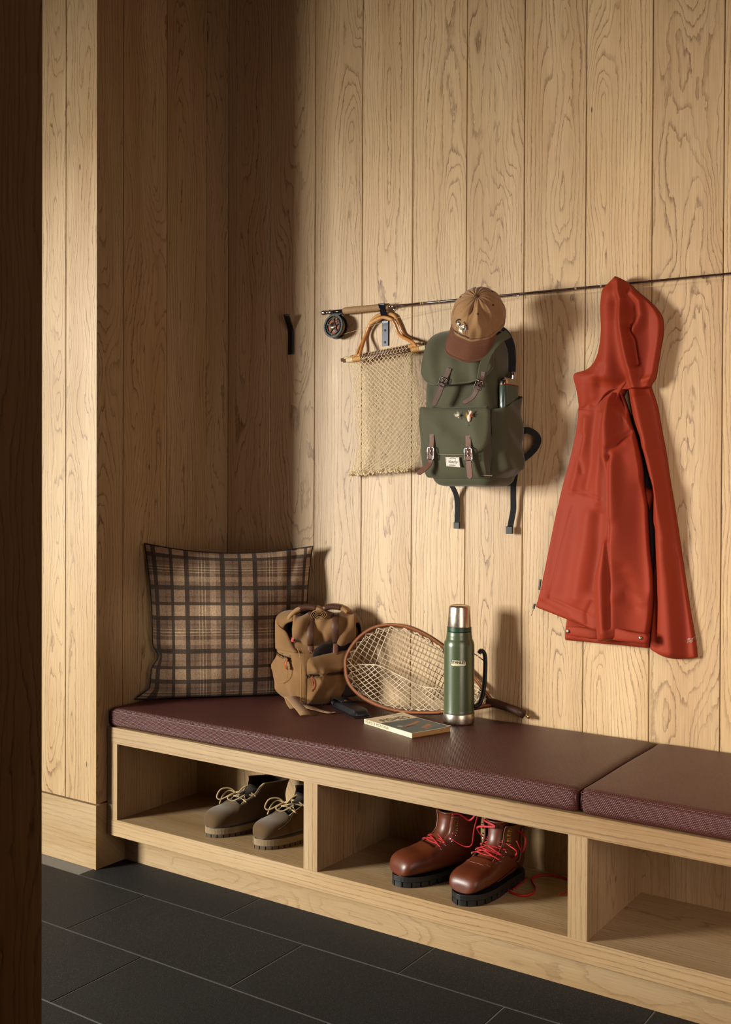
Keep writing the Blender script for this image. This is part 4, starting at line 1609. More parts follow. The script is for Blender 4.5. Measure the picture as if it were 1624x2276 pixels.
        q = [np.array(pts[0]) + d * .005 + sx * .006, np.array(pts[0]) + d * .022 + sx * .006, np.array(pts[0]) + d * .022 - sx * .006, np.array(pts[0]) + d * .005 - sx * .006, np.array(pts[0]) + d * .022 + sx * .006]
        obj('stitching', *tube([(e_[0], y0 - .0004 * j * 0, e_[1]) for j, e_ in enumerate(q)], .0005, 4), STITCH, s1)
    # woven label
    lc = np.array([(1.0728,1.3503),(1.1184,1.349),(1.1225,1.3193),(1.076,1.3231)])
    lb = obj('label', *prism(lc, -.2235, -.2272, 'y'), WHITE_TAG, t)
    ce = lc.mean(0)
    rt = (lc[1] - lc[0] + lc[2] - lc[3]) / 2
    rt /= np.linalg.norm(rt)
    upv = np.array((-rt[1], rt[0]))
    for s, sz, oy, sh in (('Vaschy', .0135, .0005, .35), ('CAMP TRAVEL', .0038, .0102, 0), ('SINCE 2013', .0036, -.0095, 0)):
        if s != 'Vaschy':
            v, f = MB().add(*tube([(-.010, .0, 0), (.010, .0, 0)], .0009, 4)).v[0], [[0, 1, 2, 3]]
            v = np.array([(-.010, -.0011, 0), (.010, -.0011, 0), (.010, .0011, 0), (-.010, .0011, 0)])
            segs = []
            for q in range(8):
                x0 = -.0105 + q * .0027
                segs.append(np.array([(x0, -.0012, 0), (x0 + .0019, -.0012, 0), (x0 + .0019, .0012, 0), (x0, .0012, 0)]))
            v = np.concatenate(segs)
            if oy > 0:
                v[:, 1] += .0018 - 22 * v[:, 0] ** 2
            f = [[q * 4, q * 4 + 1, q * 4 + 2, q * 4 + 3] for q in range(8)]
        else:
            v, f = text_mesh(s, sz, 0, sh, spacing=.9)
        q = ce[None] + v[:, :1] * rt[None] + (v[:, 1:2] + oy) * upv[None]
        obj('lettering', np.column_stack([q[:, 0], np.full(len(q), -.2275), q[:, 1]]), f, LETTER_D, lb)
    e = np.concatenate([ce + (lc - ce) * .88, (ce + (lc - ce) * .88)[:1]])
    obj('border_print', *tube([(a, -.2273, b) for a, b in e], .0003, 4), LETTER_D, lb)
    # side pocket: gusset panel standing off the right side
    Y = np.linspace(-.178, -.040, 22)
    Z = np.linspace(1.288, 1.505, 26)
    P, Qb = [], []
    for z in Z:
        ra, rb = [], []
        s = (z - 1.288) / (1.505 - 1.288)
        zz = z - .030 * s * 0
        for y in Y:
            u = (y + .109) / .069
            bul = .050 * (1 - abs(u) ** 7.0) * (1 - .25 * s) * min(1, s * 7 + .15) + .004 * math.sin(z * 70 + y * 60)
            sl = .025 * (u + 1) * s            # the mouth slopes up towards the back
            xb = 1.206 + .004 * u
            ra.append((xb + max(bul, .001), y, z + sl - .012 * s))
            rb.append((xb + max(bul, .001) - .002, y, z + sl - .012 * s))
        P.append(ra)
        Qb.append(rb)
    v1, f1 = grid(P)
    v2, f2 = grid(Qb, flip=True)
    obj('side_pocket', np.concatenate([v1, v2]), f1 + [[q + len(v1) for q in k] for k in f2], GREEN, t, True)
    return t


backpack()

# ------------------------------------------------------------------ flask in the side pocket
FLASK_G = simple('green_enamel', '#34463a', 0.3, 0.0, 0.5, vary=0.08, coat=0.5)
COPPER = metal('copper_rim', '#b5603a', 0.3)


def flask():
    cx, cy = 1.2245, -0.108
    t = thing('hip_flask', (cx, cy, 1.44), 'flat green flask with chrome cap in the backpack side pocket', 'flask')

    def sec(z, hx, hy):
        out = []
        for i in range(32):
            th = 2 * math.pi * i / 32
            c, s = math.cos(th), math.sin(th)
            out.append((cx + hx * math.copysign(abs(c) ** .45, c), cy + hy * math.copysign(abs(s) ** .45, s), z))
        return out
    sharp(obj('body', *loft([sec(1.440, .011, .044), sec(1.443, .0135, .047), sec(1.566, .0135, .047), sec(1.568, .0125, .046)]), FLASK_G, t, True), 50)
    obj('rim', *loft([sec(1.5675, .0137, .0472), sec(1.5705, .0137, .0472)]), COPPER, t, True)
    sharp(obj('shoulder', *loft([sec(1.570, .0135, .047), sec(1.580, .0132, .0465), sec(1.588, .011, .044), sec(1.590, .006, .038)]), CHROME, t, True), 60)
    b = [(cx, cy + .020, z) for z in (1.588, 1.592, 1.608, 1.611)]
    sharp(obj('cap', *tube(b, [.0105, .0118, .0118, .010], 18), CHROME, t, True), 50)


flask()

# ------------------------------------------------------------------ fishing flies pinned to the flap
FEATHER = simple('white_feather', '#e5dcc6', 0.9)
FLY_Y = simple('yellow_hackle', '#b98c34', 0.9)
FLY_P = simple('pink_white_body', '#dcc3b2', 0.8)
FLY_R = simple('red_brown_hackle', '#8a3a1e', 0.9)


def flies():
    (ax, az), (bx, bz) = [(1.1207,1.4729),(1.1587,1.4688)]
    rs = np.random.RandomState(4)
    t = thing('fishing_fly', (ax, -.236, az), 'pale feathered fishing fly pinned at left on the backpack pocket', 'fishing fly', 'fishing flies on the backpack')
    m = MB()
    for i in range(46):
        a = rs.normal(math.pi / 2, .95)
        L = rs.uniform(.008, .018)
        p0 = np.array((ax, -.2345, az))
        d = np.array((math.cos(a) * .6 - .15, -rs.uniform(.1, .5), math.sin(a) * rs.uniform(-.4, 1)))
        m.add(*tube([p0, p0 + d * L * .5, p0 + d * L + np.array((0, -.001, 0))], [.0010, .0007, .0002], 4))
    o = m.build('hackle', FEATHER, t)
    o['kind'] = 'stuff'
    obj('hook_wire', *tube(smooth_path([(ax, -.233, az + .004), (ax, -.2355, az - .004), (ax + .003, -.2355, az - .009), (ax + .006, -.235, az - .005)], 5), .0006, 6), CHROME, t, True)
    t = thing('fishing_fly', (bx, -.236, bz), 'larger red and yellow fishing fly pinned at right on the backpack pocket', 'fishing fly', 'fishing flies on the backpack')
    obj('wool_body', *loft([[(bx + r * math.cos(q), -.2385 + r * .8 * math.sin(q), z) for q in np.linspace(0, 6.28, 12, endpoint=False)] for r, z in ((.001, bz - .016), (.0045, bz - .012), (.0058, bz - .004), (.005, bz + .003), (.001, bz + .008))]), FLY_P, t, True)
    m = MB()
    for i in range(20):
        a = rs.uniform(.9, 2.0)
        p0 = np.array((bx + .002, -.238, bz))
        d = np.array((math.cos(a) * .5 + .1, -.15, math.sin(a)))
        m.add(*tube([p0, p0 + d * rs.uniform(.014, .021)], [.0012, .0004], 4))
    m.build('wing', FEATHER, t)['kind'] = 'stuff'
    m = MB()
    for i in range(26):
        a = rs.uniform(-.2, 1.3)
        p0 = np.array((bx + .003, -.238, bz))
        d = np.array((math.cos(a), -rs.uniform(.1, .5), math.sin(a)))
        m.add(*tube([p0, p0 + d * rs.uniform(.008, .015)], [.0010, .0003], 4))
    m.build('hackle', FLY_R, t)['kind'] = 'stuff'
    m = MB()
    for i in range(26):
        a = rs.uniform(1.8, 4.6)
        p0 = np.array((bx - .006, -.2355, bz + .001))
        d = np.array((math.cos(a) * .5, -rs.uniform(.1, .4), -math.sin(a)))
        m.add(*tube([p0, p0 + d * rs.uniform(.006, .013)], [.0012, .0005], 4))
    m.build('tail', FLY_Y, t)['kind'] = 'stuff'
    obj('hook_wire', *tube(smooth_path([(bx, -.235, bz - .012), (bx - .004, -.2355, bz - .020), (bx - .002, -.2355, bz - .027), (bx + .002, -.235, bz - .020), (bx + .009, -.2355, bz - .021)], 5), .0006, 6), GUNMETAL, t, True)


flies()

# ------------------------------------------------------------------ baseball cap
CAP_T = cloth('washed_tan_twill', '#a37f55', '#76522f', weave=1700, rough=0.85, blotch=16, amt=0.75)
CAP_B = cloth('brown_brim_twill', '#6a4128', '#4e2e1c', weave=1700, rough=0.85, blotch=22)
CAP_D = simple('dark_brown_button', '#46301f', 0.8)
WHITE_T = simple('white_embroidery', '#ddd3c0', 0.8)
BLACK_T = simple('black_embroidery', '#1b1714', 0.8)


def cap():
    o = np.array([(1.1598,-0.182,1.7624)][0])
    v = o - np.array((2.6489, -2.9813, 1.2468))
    v /= np.linalg.norm(v)
    r = np.cross(v, (0, 0, 1.0))
    r /= np.linalg.norm(r)
    u = np.cross(r, v)
    al = math.radians(45)
    a = u * math.cos(al) * 1.0 - v * math.sin(al) - r * .08
    a /= np.linalg.norm(a)
    b0 = -u * math.sin(al) - v * math.cos(al)
    be = math.radians(24)
    b = b0 * math.cos(be) - r * math.sin(be)
    b -= a * (a @ b)
    b /= np.linalg.norm(b)
    e = np.cross(b, a)          # wearer's side axis; b = front, a = up
    if e @ r < 0:
        e = -e
    t = thing('baseball_cap', tuple(o), 'washed tan baseball cap with brown brim and stitched dog emblem atop the backpack', 'cap')
    RX, RY, H = .0800, .0880, .096

    def dome(psi, q, off=0.0):
        """psi: 0 = front, + towards +e; q: 0 brim line .. 1 button"""
        th = q * math.pi / 2
        rr = max(math.cos(th), 1e-6) ** .78
        x, y, z = RX * math.sin(psi) * rr, RY * math.cos(psi) * rr, H * math.sin(th) ** .92
        # slack cloth: dents in the front panels, folds round the side
        k = 0.0
        k -= .012 * math.exp(-(((psi + .05) / .42) ** 2 + ((q - .72) / .13) ** 2))
        k += .007 * math.exp(-(((psi - .50) / .12) ** 2 + ((q - .55) / .28) ** 2))
        k -= .008 * math.exp(-(((psi - .80) / .14) ** 2 + ((q - .50) / .22) ** 2))
        k += .005 * math.exp(-(((psi - 1.15) / .12) ** 2 + ((q - .60) / .25) ** 2))
        k -= .005 * math.exp(-(((psi - 1.5) / .2) ** 2 + ((q - .45) / .2) ** 2))
        k += .0016 * math.sin(psi * 9 + q * 7) * (1 - q) + .0010 * math.sin(psi * 17 - q * 11) * (q > .02)
        for sm in range(6):
            dd = (psi - sm * math.pi / 3 - 0.0 + math.pi) % (2 * math.pi) - math.pi
            k -= .0008 * math.exp(-(dd / .06) ** 2) * (1 - q * .5)
        L = math.sqrt(x * x + y * y + z * z)
        f = 1 + (k + off) / L
        return o + e * x * f + b * y * f + a * z * f
    NP, NQ = 180, 40
    P = [[dome(2 * math.pi * i / NP, min(j / (NQ - 1), .995)) for i in range(NP)] for j in range(NQ)]
    Pi = [[dome(2 * math.pi * i / NP, min(j / (NQ - 1), .995), -.0022) for i in range(NP)] for j in range(NQ)]
    v1, f1 = grid(P, cv=True)
    v2, f2 = grid(Pi, cv=True, flip=True)
    n1 = len(v1)
    f = f1 + [[q + n1 for q in k] for k in f2] + [(i, (i + 1) % NP, (i + 1) % NP + n1, i + n1) for i in range(NP)]
    f.append(tuple((NQ - 1) * NP + i for i in range(NP)))
    obj('crown', np.concatenate([v1, v2]), f, CAP_T, t, True)
    for sm in range(6):
        for d in (-.035, .035):
            obj('seam', *tube([dome(sm * math.pi / 3 + d * (1 - q * .7), q, .0004) for q in np.linspace(.02, .96, 26)], .00045, 4), CAP_T, t, True)
    obj('hem_stitching', *tube([dome(x, .055, .0003) for x in np.linspace(-1.9, 1.9, 60)], .0005, 4), CAP_D, t)
    for ps in (-.52, .52, 1.57, 2.6, -1.57, -2.6):
        c = dome(ps, .60, .0002)
        nrm = dome(ps, .60, .01) - c
        nrm /= np.linalg.norm(nrm)
        s = np.cross(nrm, a)
        s /= np.linalg.norm(s)
        s2 = np.cross(nrm, s)
        obj('eyelet', *loft([[c + (s * math.cos(q) + s2 * math.sin(q)) * rr + nrm * h for q in np.linspace(0, 2 * math.pi, 14, endpoint=False)] for rr, h in ((.0032, 0), (.0032, .0006), (.0016, .0008))]), BLACK_T, t, True)
    c = o + a * H * 1.0
    obj('button', *loft([[c + (e * math.cos(q) + b * math.sin(q)) * rr + a * h for q in np.linspace(0, 2 * math.pi, 20, endpoint=False)] for rr, h in ((.0078, -.004), (.0080, -.001), (.0070, .0018), (.0035, .0034), (.0004, .0038))]), CAP_D, t, True)
    # brim
    PS = np.linspace(-1.15, 1.15, 49)
    top, bot = [], []
    for ps in PS:
        base = dome(ps, 0.0, .0004)
        Lb = .060 * (1 - (abs(ps) / 1.15) ** 2.6) ** .6 + .001
        rad = e * math.sin(ps) * .45 + b * (.62 + .38 * math.cos(ps))
        ra, rb = [], []
        for s in np.linspace(0, 1, 12):
            p = base + rad * (Lb * s * .88) - a * (Lb * s * .34 + .020 * math.sin(ps) ** 2 * s + .010 * s * s)
            ra.append(p)
            rb.append(p - a * .0030)
        top.append(ra)
        bot.append(rb)
    v1, f1 = grid(top)
    v2, f2 = grid(bot, flip=True)
    n1 = len(v1)
    nu, nv = 49, 12
    rim = [(i, nv - 1) for i in range(nu)] + [(nu - 1, j) for j in range(nv - 2, -1, -1)] + [(i, 0) for i in range(nu - 2, -1, -1)] + [(0, j) for j in range(1, nv - 1)]
    idx = [i * nv + j for i, j in rim]
    fr = [(idx[i], idx[(i + 1) % len(idx)], idx[(i + 1) % len(idx)] + n1, idx[i] + n1) for i in range(len(idx))]
    br = obj('brim', np.concatenate([v1, v2]), f1 + [[q + n1 for q in k] for k in f2] + fr, CAP_B, t, True)
    T_ = np.array(top)
    for j in (2, 4, 5, 6, 7, 8, 9):
        obj('brim_stitching', *tube(T_[4:-4, j] + a * .0003, .00035, 4), CAP_B, br)
    obj('brim_edge', *tube(T_[:, -1] - a * .0015, .0021, 6), CAP_B, br, True)
    # emblem on the front panel, a little to the wearer's right of the seam
    p0 = -.27
    LH = .150

    def on(vv, h=.0012):
        vv = np.asarray(vv, float)
        return np.array([dome(p0 + x / .078, y / LH, h) for x, y in vv[:, :2]])

    def blob(cx, cy, rx, ry, rot, mat, h, name='emblem_patch', par=None, n=18):
        q = np.linspace(0, 2 * math.pi, n, endpoint=False)
        x, y = rx * np.cos(q), ry * np.sin(q)
        c_, s_ = math.cos(rot), math.sin(rot)
        w = np.column_stack([cx + x * c_ - y * s_, cy + x * s_ + y * c_])
        w = np.concatenate([w, [(cx, cy)]])
        return obj(name, on(w, h), [(i, (i + 1) % n, n) for i in range(n)], mat, par or t)
    em = blob(-.0078, .0440, .0070, .0096, .35, BLACK_T, .0007, 'dog_emblem')
    blob(.0088, .0420, .0070, .0096, -.10, BLACK_T, .0008, 'emblem_patch', em)
    rs = np.random.RandomState(21)
    for hx_, hy_, tl in ((-.0078, .0440, .35), (.0088, .0420, -.10)):      # speckled spaniel heads, worn stitching
        for q in range(13):
            r_, a_ = math.sqrt(rs.uniform(.02, .92)), rs.uniform(0, 6.28)
            x_, y_ = .0062 * r_ * math.cos(a_), .0088 * r_ * math.sin(a_)
            blob(hx_ + x_ * math.cos(tl) - y_ * math.sin(tl), hy_ + x_ * math.sin(tl) + y_ * math.cos(tl), rs.uniform(.0007, .0016), rs.uniform(.0014, .0034), tl + rs.normal(0, .5), WHITE_T, .0013, 'emblem_patch', em, 10)
    for ex_, ey_, tl, mt in ((-.0165, .0400, .35, BLACK_T), (-.0150, .0385, .35, WHITE_T), (.0165, .0385, -.2, BLACK_T), (.0178, .0375, -.2, WHITE_T), (.0004, .0385, .1, WHITE_T)):
        blob(ex_, ey_, .0015, .0072, tl, mt, .0011, 'emblem_patch', em, 12)
    w = np.array([(-.0060, .0335), (-.0075, .0205), (.0095, .0205), (.0065, .0315), (.0, .0290)])
    obj('emblem_patch', on(w, .0014), [(0, 1, 4), (1, 2, 4), (2, 3, 4)], WHITE_T, em)
    v, f = text_mesh('ENNIS, MONTANA', .0070, spacing=1.08, bold=.04)
    obj('lettering', on(v + np.array((0, .0120, 0)), .0012), f, BLACK_T, t)
    # arched wording over the dogs
    word = 'SPORTS'
    for i, ch in enumerate(word):
        an = math.radians(62 - i * 12.5)
        v, f = text_mesh(ch, .0082, bold=.04)
        c_, s_ = math.cos(an - math.pi / 2), math.sin(an - math.pi / 2)
        w = np.column_stack([v[:, 0] * c_ - v[:, 1] * s_ + .0235 * math.cos(an), v[:, 0] * s_ + v[:, 1] * c_ + .0400 + .0225 * math.sin(an)])
        obj('lettering', on(w, .0012), f, BLACK_T, t)
    for i in range(7):      # worn, unreadable first word: short stitched strokes
        an = math.radians(172 - i * 11.5)
        w = np.array([(.0235 * math.cos(an) + dx * math.sin(an) + dy * math.cos(an), .0400 + .0225 * math.sin(an) - dx * math.cos(an) + dy * math.sin(an)) for dx, dy in ((-.0016, -.0026), (.0012, -.0028), (.0016, .0024), (-.0010, .0028))])
        obj('worn_lettering', on(w, .0012), [(0, 1, 2, 3)], BLACK_T, t)


cap()

# ------------------------------------------------------------------ orange jacket
ORANGE = cloth('orange_softshell', '#892b0e', '#76240c', weave=2600, rough=0.7, bump=0.12, blotch=6, amt=0.6, sheen=0.0)
ORANGE_D = simple('orange_seam', '#7a2713', 0.7)
LINING_SHADE = simple('shade_dark_lining', '#1a0d0a', 0.9)
SNAP = metal('antique_snap', '#8d8068', 0.32)
REFLECT = simple('silver_print', '#a79d93', 0.35)


def piece(name, Lp, Rp, n, m, depth, back, mat, par, eps=.07, lift=.004, e0=.55, sag=0.0):
    Lp, Rp = res2(smooth_path(np.column_stack([Lp, np.zeros(len(Lp))]), 6)[:, :2], n), res2(smooth_path(np.column_stack([Rp, np.zeros(len(Rp))]), 6)[:, :2], n)
    U, T = np.meshgrid(np.linspace(0, 1, m), np.linspace(0, 1, n))
    X = Lp[:, None, 0] * (1 - U) + Rp[:, None, 0] * U
    Z = Lp[:, None, 1] * (1 - U) + Rp[:, None, 1] * U
    Z = Z - sag * np.sin(np.pi * U) * T ** 12
    D = depth(U, T, X, Z)
    ed = np.clip(np.minimum(U, 1 - U) / eps, 0, 1)
    ed = np.sqrt(1 - (1 - ed) ** 2)
    et = np.clip(np.minimum(T, 1 - T) * n / 5, 0, 1)
    et = e0 + (1 - e0) * np.sqrt(1 - (1 - et) ** 2)
    Y = -(back + lift + (D - back - lift) * ed * et)
    Fp = np.stack([X, Y, Z], -1)
    Bp = np.stack([X, np.full_like(X, -back), Z], -1)
    v1, f1 = grid(Fp)
    v2, f2 = grid(Bp, flip=True)
    n1 = len(v1)
    rim = [(0, j) for j in range(m)] + [(i, m - 1) for i in range(1, n)] + [(n - 1, j) for j in range(m - 2, -1, -1)] + [(i, 0) for i in range(n - 2, 0, -1)]
    idx = [i * m + j for i, j in rim]
    fr = [(idx[i], idx[i] + n1, idx[(i + 1) % len(idx)] + n1, idx[(i + 1) % len(idx)]) for i in range(len(idx))]
    o = obj(name, np.concatenate([v1, v2]), f1 + [[q + n1 for q in k] for k in f2] + fr, mat, par, True)
    return o, Fp.reshape(-1, 3)


def drape(pts, G_, off=.0004, n=40):
    q = res2(smooth_path(np.column_stack([pts, np.zeros(len(pts))]), 6)[:, :2], n) if len(pts) > 2 else res2(pts, n)
    out = []
    for x, z in q:
        d = (G_[:, 0] - x) ** 2 + (G_[:, 2] - z) ** 2
        i = np.argsort(d)[:4]
        w = 1 / (d[i] + 1e-7)
        out.append((x, (G_[i, 1] * w).sum() / w.sum() - off, z))
    return np.array(out)


def jacket():
    t = thing('rain_jacket', (1.5, -0.01, 0.80), 'bright orange hooded jacket hanging from its hood at right', 'jacket')
    S = lambda X, Z, a, s, ph=0: a * np.sin(X * s + ph)
    # far sleeve and back, at right
    def dR(U, T, X, Z):
        d = .026 + .032 * np.exp(-((U - .34) / .32) ** 2)
        d = d + ridge(X, Z, [(1.6039,1.5147),(1.6314,1.4092),(1.6589,1.284),(1.6836,1.1288),(1.6976,1.0001),(1.7096,0.7945)], .016, .014)
        d = d + ridge(X, Z, [(1.6643,1.258),(1.6888,1.1393),(1.6916,1.1135)], .007, .009)
        d = d - ridge(X, Z, [(1.644,1.1382),(1.653,0.9979),(1.657,0.8158)], .014, .012)
        d = d - ridge(X, Z, [(1.7077,1.0522),(1.7295,0.899),(1.7406,0.7819)], .008, .014)
        d = d + ridge(X, Z, [(1.6102,1.3888),(1.6425,1.3569),(1.6635,1.3669)], .005, .008)
        return d
    far, GF = piece('far_sleeve', [(1.5684,1.5532),(1.5769,1.5054),(1.5854,1.4525),(1.6047,1.4047),(1.6168,1.3573),(1.6322,1.3049),(1.6496,1.2528),(1.6478,1.2111),(1.6451,1.1382),(1.6446,1.0652),(1.643,0.9921),(1.6405,0.8928),(1.6348,0.7956)], [(1.6298,1.5521),(1.6489,1.4936),(1.6611,1.4305),(1.6753,1.3571),(1.6886,1.2738),(1.705,1.1804),(1.7213,1.0773),(1.7366,0.9798),(1.7511,0.893),(1.7634,0.8271),(1.7688,0.7813)], 230, 52, dR, .004, ORANGE, t, sag=.014)
    lg = []
    for k in range(3):
        w = drape([(1.7433,0.8299),(1.7494,0.8355),(1.7551,0.8329),(1.7611,0.8385),(1.7682,0.8411)], GF, .0006, 24)
        w[:, 2] -= k * .0042
        obj('wave_print', *tube(w, .0007, 4), REFLECT, far)
    # lining in the gap, coloured near-black to stand for shade
    obj('lining', *prism(np.array([(1.5448,1.4982),(1.578,1.465),(1.6113,1.3688),(1.6497,1.2476),(1.6426,1.1268),(1.641,0.9691),(1.6364,0.8687),(1.6041,0.8663),(1.5804,1.1252),(1.5676,1.3909)]), -.004, -.014, 'y'), LINING_SHADE, t)
    # gusset of back fabric inside the gap
    obj('gusset', *pad(np.array([(1.6125,1.2674),(1.6281,1.2569),(1.651,1.2538),(1.6501,1.2398),(1.6365,1.211),(1.6218,1.1742),(1.6097,1.2159)]), -.012, .012, .012, 5), ORANGE, t, True)
    # back hem with snap tabs, below
    def dH(U, T, X, Z):
        return .040 + .004 * np.sin(X * 60) + 0 * Z
    hem, GH = piece('back_hem', [(1.3876,0.88),(1.3808,0.8411),(1.3776,0.7997)], [(1.6397,0.9184),(1.638,0.8503),(1.6331,0.7975)], 40, 80, dH, .006, ORANGE, t, .02)
    for pts, sn in (([(1.3855,0.8442),(1.4518,0.8449),(1.4915,0.8378),(1.4905,0.8125),(1.4634,0.8124),(1.3851,0.8185)], (299, 2036)), ([(1.5437,0.8595),(1.6041,0.8507),(1.6491,0.8481),(1.6559,0.8394),(1.6545,0.8209),(1.6361,0.8203),(1.544,0.8229)], (700, 2072))):
        tb = obj('hem_tab', *pad(np.array(pts), -.040 if sn[0] < 400 else -.094, .004, .006, 5), ORANGE, t, True)
    for (x, z), yy in (([(1.3946,0.8298)][0], -.0495), ([(1.6367,0.836)][0], -.1035)):
        obj('snap', *xf(lathe([(0, 0), (.0052, 0), (.0052, .0014), (.0040, .0026), (.0020, .0022), (0, .0030)], (0, 0), 20), basis((x, yy, z), (1, 0, 0), (0, 0, 1), (0, -1, 0))), SNAP, t, True)
    # front body panel
    def dB(U, T, X, Z):
        d = .050 + .030 * U - .034 * np.clip(1 - T / .15, 0, 1) ** .7
        for pl, a, s in (([(1.4735,1.5832),(1.4625,1.541),(1.4571,1.5039)], .008, .010), ([(1.4489,1.4613),(1.4437,1.3917),(1.4242,1.3114),(1.4074,1.252)], .008, .010), ([(1.4798,1.4762),(1.4692,1.3912),(1.4668,1.3271),(1.4531,1.2575)], -.009, .011), ([(1.5028,1.3851),(1.4924,1.2842),(1.4928,1.2203)], .007, .010),
                         ([(1.465,1.1772),(1.4542,1.0965),(1.4377,1.0152),(1.4268,0.9337)], .010, .018), ([(1.4987,1.1778),(1.4938,1.0711),(1.4777,0.9636)], -.012, .016), ([(1.3964,1.1652),(1.3796,1.067),(1.3628,0.9681)], .004, .018), ([(1.3613,1.1864),(1.3385,1.0655),(1.3157,0.927)], .003, .010),
                         ([(1.4016,1.2509),(1.4532,1.2414),(1.5039,1.2284)], -.003, .004), ([(1.4157,0.8735),(1.4501,0.8598),(1.4842,0.8463)], .004, .006), ([(1.478,0.9208),(1.4613,0.8875),(1.4671,0.8611)], -.006, .007), ([(1.4089,1.1995),(1.3365,0.9282)], -.0022, .0035), ([(1.3365,0.9282),(1.4726,0.8856)], -.0022, .0035), ([(1.4386,1.3059),(1.4296,1.3598),(1.4407,1.4133)], -.005, .006)):
            d = d + ridge(X, Z, pl, a, s)
        d = d + .0018 * np.sin(Z * 140 + X * 60) * np.exp(-((T - .97) / .04) ** 2)
        return d
    bod, GB = piece('front_panel', [(1.4011,1.5972),(1.4131,1.535),(1.4192,1.4804),(1.411,1.4155),(1.394,1.3449),(1.3711,1.2684),(1.351,1.1858),(1.3309,1.0915),(1.3105,0.9965),(1.2959,0.9345),(1.2828,0.8946)], [(1.5819,1.5774),(1.555,1.5369),(1.5336,1.4639),(1.5313,1.3953),(1.5402,1.2947),(1.5409,1.2048),(1.5414,1.1255),(1.5255,1.0296),(1.5094,0.949),(1.5099,0.8797),(1.5103,0.8307)], 250, 76, dB, .010, ORANGE, t, .035, .012)
    for pts in ([(1.4089,1.1995),(1.3365,0.9282)], [(1.3365,0.9282),(1.4039,0.9133),(1.4755,0.8842)], [(1.4028,1.2509),(1.4532,1.2414),(1.5067,1.2284)], [(1.4356,1.4951),(1.4685,1.4948),(1.4898,1.4993),(1.5019,1.5126),(1.5157,1.5289),(1.5404,1.5435)]):
        obj('seam', *tube(drape(pts, GB, -.0003), .0008, 5), ORANGE_D, bod)
    # zip: tape and teeth down the front edge
    zp = smooth_path([(x, 0, z) for x, z in [(1.3999,1.5956),(1.4113,1.5351),(1.4175,1.4805),(1.4092,1.4155),(1.3923,1.3449),(1.3694,1.2684),(1.3493,1.1858),(1.3291,1.0915),(1.3087,0.9964),(1.2941,0.9344),(1.2816,0.8957)]], 8)
    zp[:, 1] = -.030
    zp[:, 0] += .0022
    zi = obj('zip_tape', *ribbon(zp, .004, .0016, (0, -1, 0)), ORANGE_D, t)
    m = MB()
    zz = res2(zp, 230)
    for i, p in enumerate(zz):
        x = -.0028 if i % 2 else -.0022
        m.add(*box(p[0] + x - .0009, p[0] + x + .0009, p[1] - .0016, p[1] + .0004, p[2] - .0007, p[2] + .0007))
    m.build('zip_teeth', SNAP, zi)['kind'] = 'stuff'
    for pts in ([(1.2956,0.979),(1.2933,0.9622),(1.291,0.9465)], [(1.2767,0.9026),(1.2743,0.8941),(1.2731,0.8873)]):
        s = obj('zip_slider', *ribbon([(x, -.029, z) for x, z in pts], .0065, .005, (0, -1, 0)), GUNMETAL, t)
    (x0, z0), (x1, z1) = [(1.2743,0.8896),(1.2647,0.8654)]
    obj('pull_cord', *tube([(x0, -.030, z0), (x1, -.028, z1)], .0008, 5), GUNMETAL, s)
    # near sleeve and side, centre
    def dS(U, T, X, Z):
        d = .072 + .044 * np.exp(-((U - .24) / .30) ** 2) - .055 * np.exp(-T / .06)
        for pl, a, s in (([(1.5422,1.5078),(1.5345,1.4403),(1.5376,1.388)], .010, .012), ([(1.594,1.4229),(1.562,1.3979),(1.5405,1.3671),(1.5374,1.3463)], -.010, .007), ([(1.5782,1.3871),(1.5569,1.3564),(1.5492,1.2836),(1.55,1.1793)], .009, .014),
                         ([(1.539,1.3462),(1.54,1.2053),(1.5396,1.1007),(1.5422,0.9701),(1.544,0.8604)], -.012, .006), ([(1.5287,1.0952),(1.5211,1.011),(1.5245,0.9167),(1.5305,0.8436)], .012, .011), ([(1.5892,1.3455),(1.59,1.2317),(1.5854,1.1281),(1.5808,1.0242)], .010, .022), ([(1.6217,1.2577),(1.6279,1.1292),(1.6343,0.9753)], -.010, .018),
                         ([(1.5754,1.0239),(1.6082,0.9221)], -.007, .016), ([(1.5597,0.945),(1.5811,0.9723),(1.6241,0.9335)], .006, .014), ([(1.5478,1.4919),(1.5778,1.4493)], .005, .006)):
            d = d + ridge(X, Z, pl, a, s)
        return d
    slv, GS = piece('near_sleeve', [(1.5325,1.5361),(1.5177,1.5146),(1.5087,1.4642),(1.503,1.4008),(1.5061,1.353),(1.5232,1.2893),(1.5254,1.2048),(1.5253,1.136),(1.5071,1.0506),(1.4907,0.9966),(1.4883,0.9485),(1.4931,0.8955),(1.4973,0.8478),(1.4998,0.8107)], [(1.5544,1.535),(1.5699,1.4934),(1.5865,1.4406),(1.6018,1.3984),(1.6139,1.3514),(1.6206,1.3097),(1.6231,1.263),(1.632,1.2112),(1.635,1.1542),(1.6404,1.0766),(1.6482,1.0148),(1.6513,0.9477),(1.648,0.8906),(1.643,0.8539),(1.641,0.8423)], 250, 70, dS, .030, ORANGE, t, .06, .03)
    for pts in ([(1.593,1.4204),(1.5647,1.3988),(1.5432,1.3749),(1.5362,1.3515)], [(1.5402,1.1792),(1.5403,1.0746),(1.5427,0.9702),(1.5439,0.8761)]):
        obj('seam', *tube(drape(pts, GS, -.0003), .0008, 5), ORANGE_D, slv)
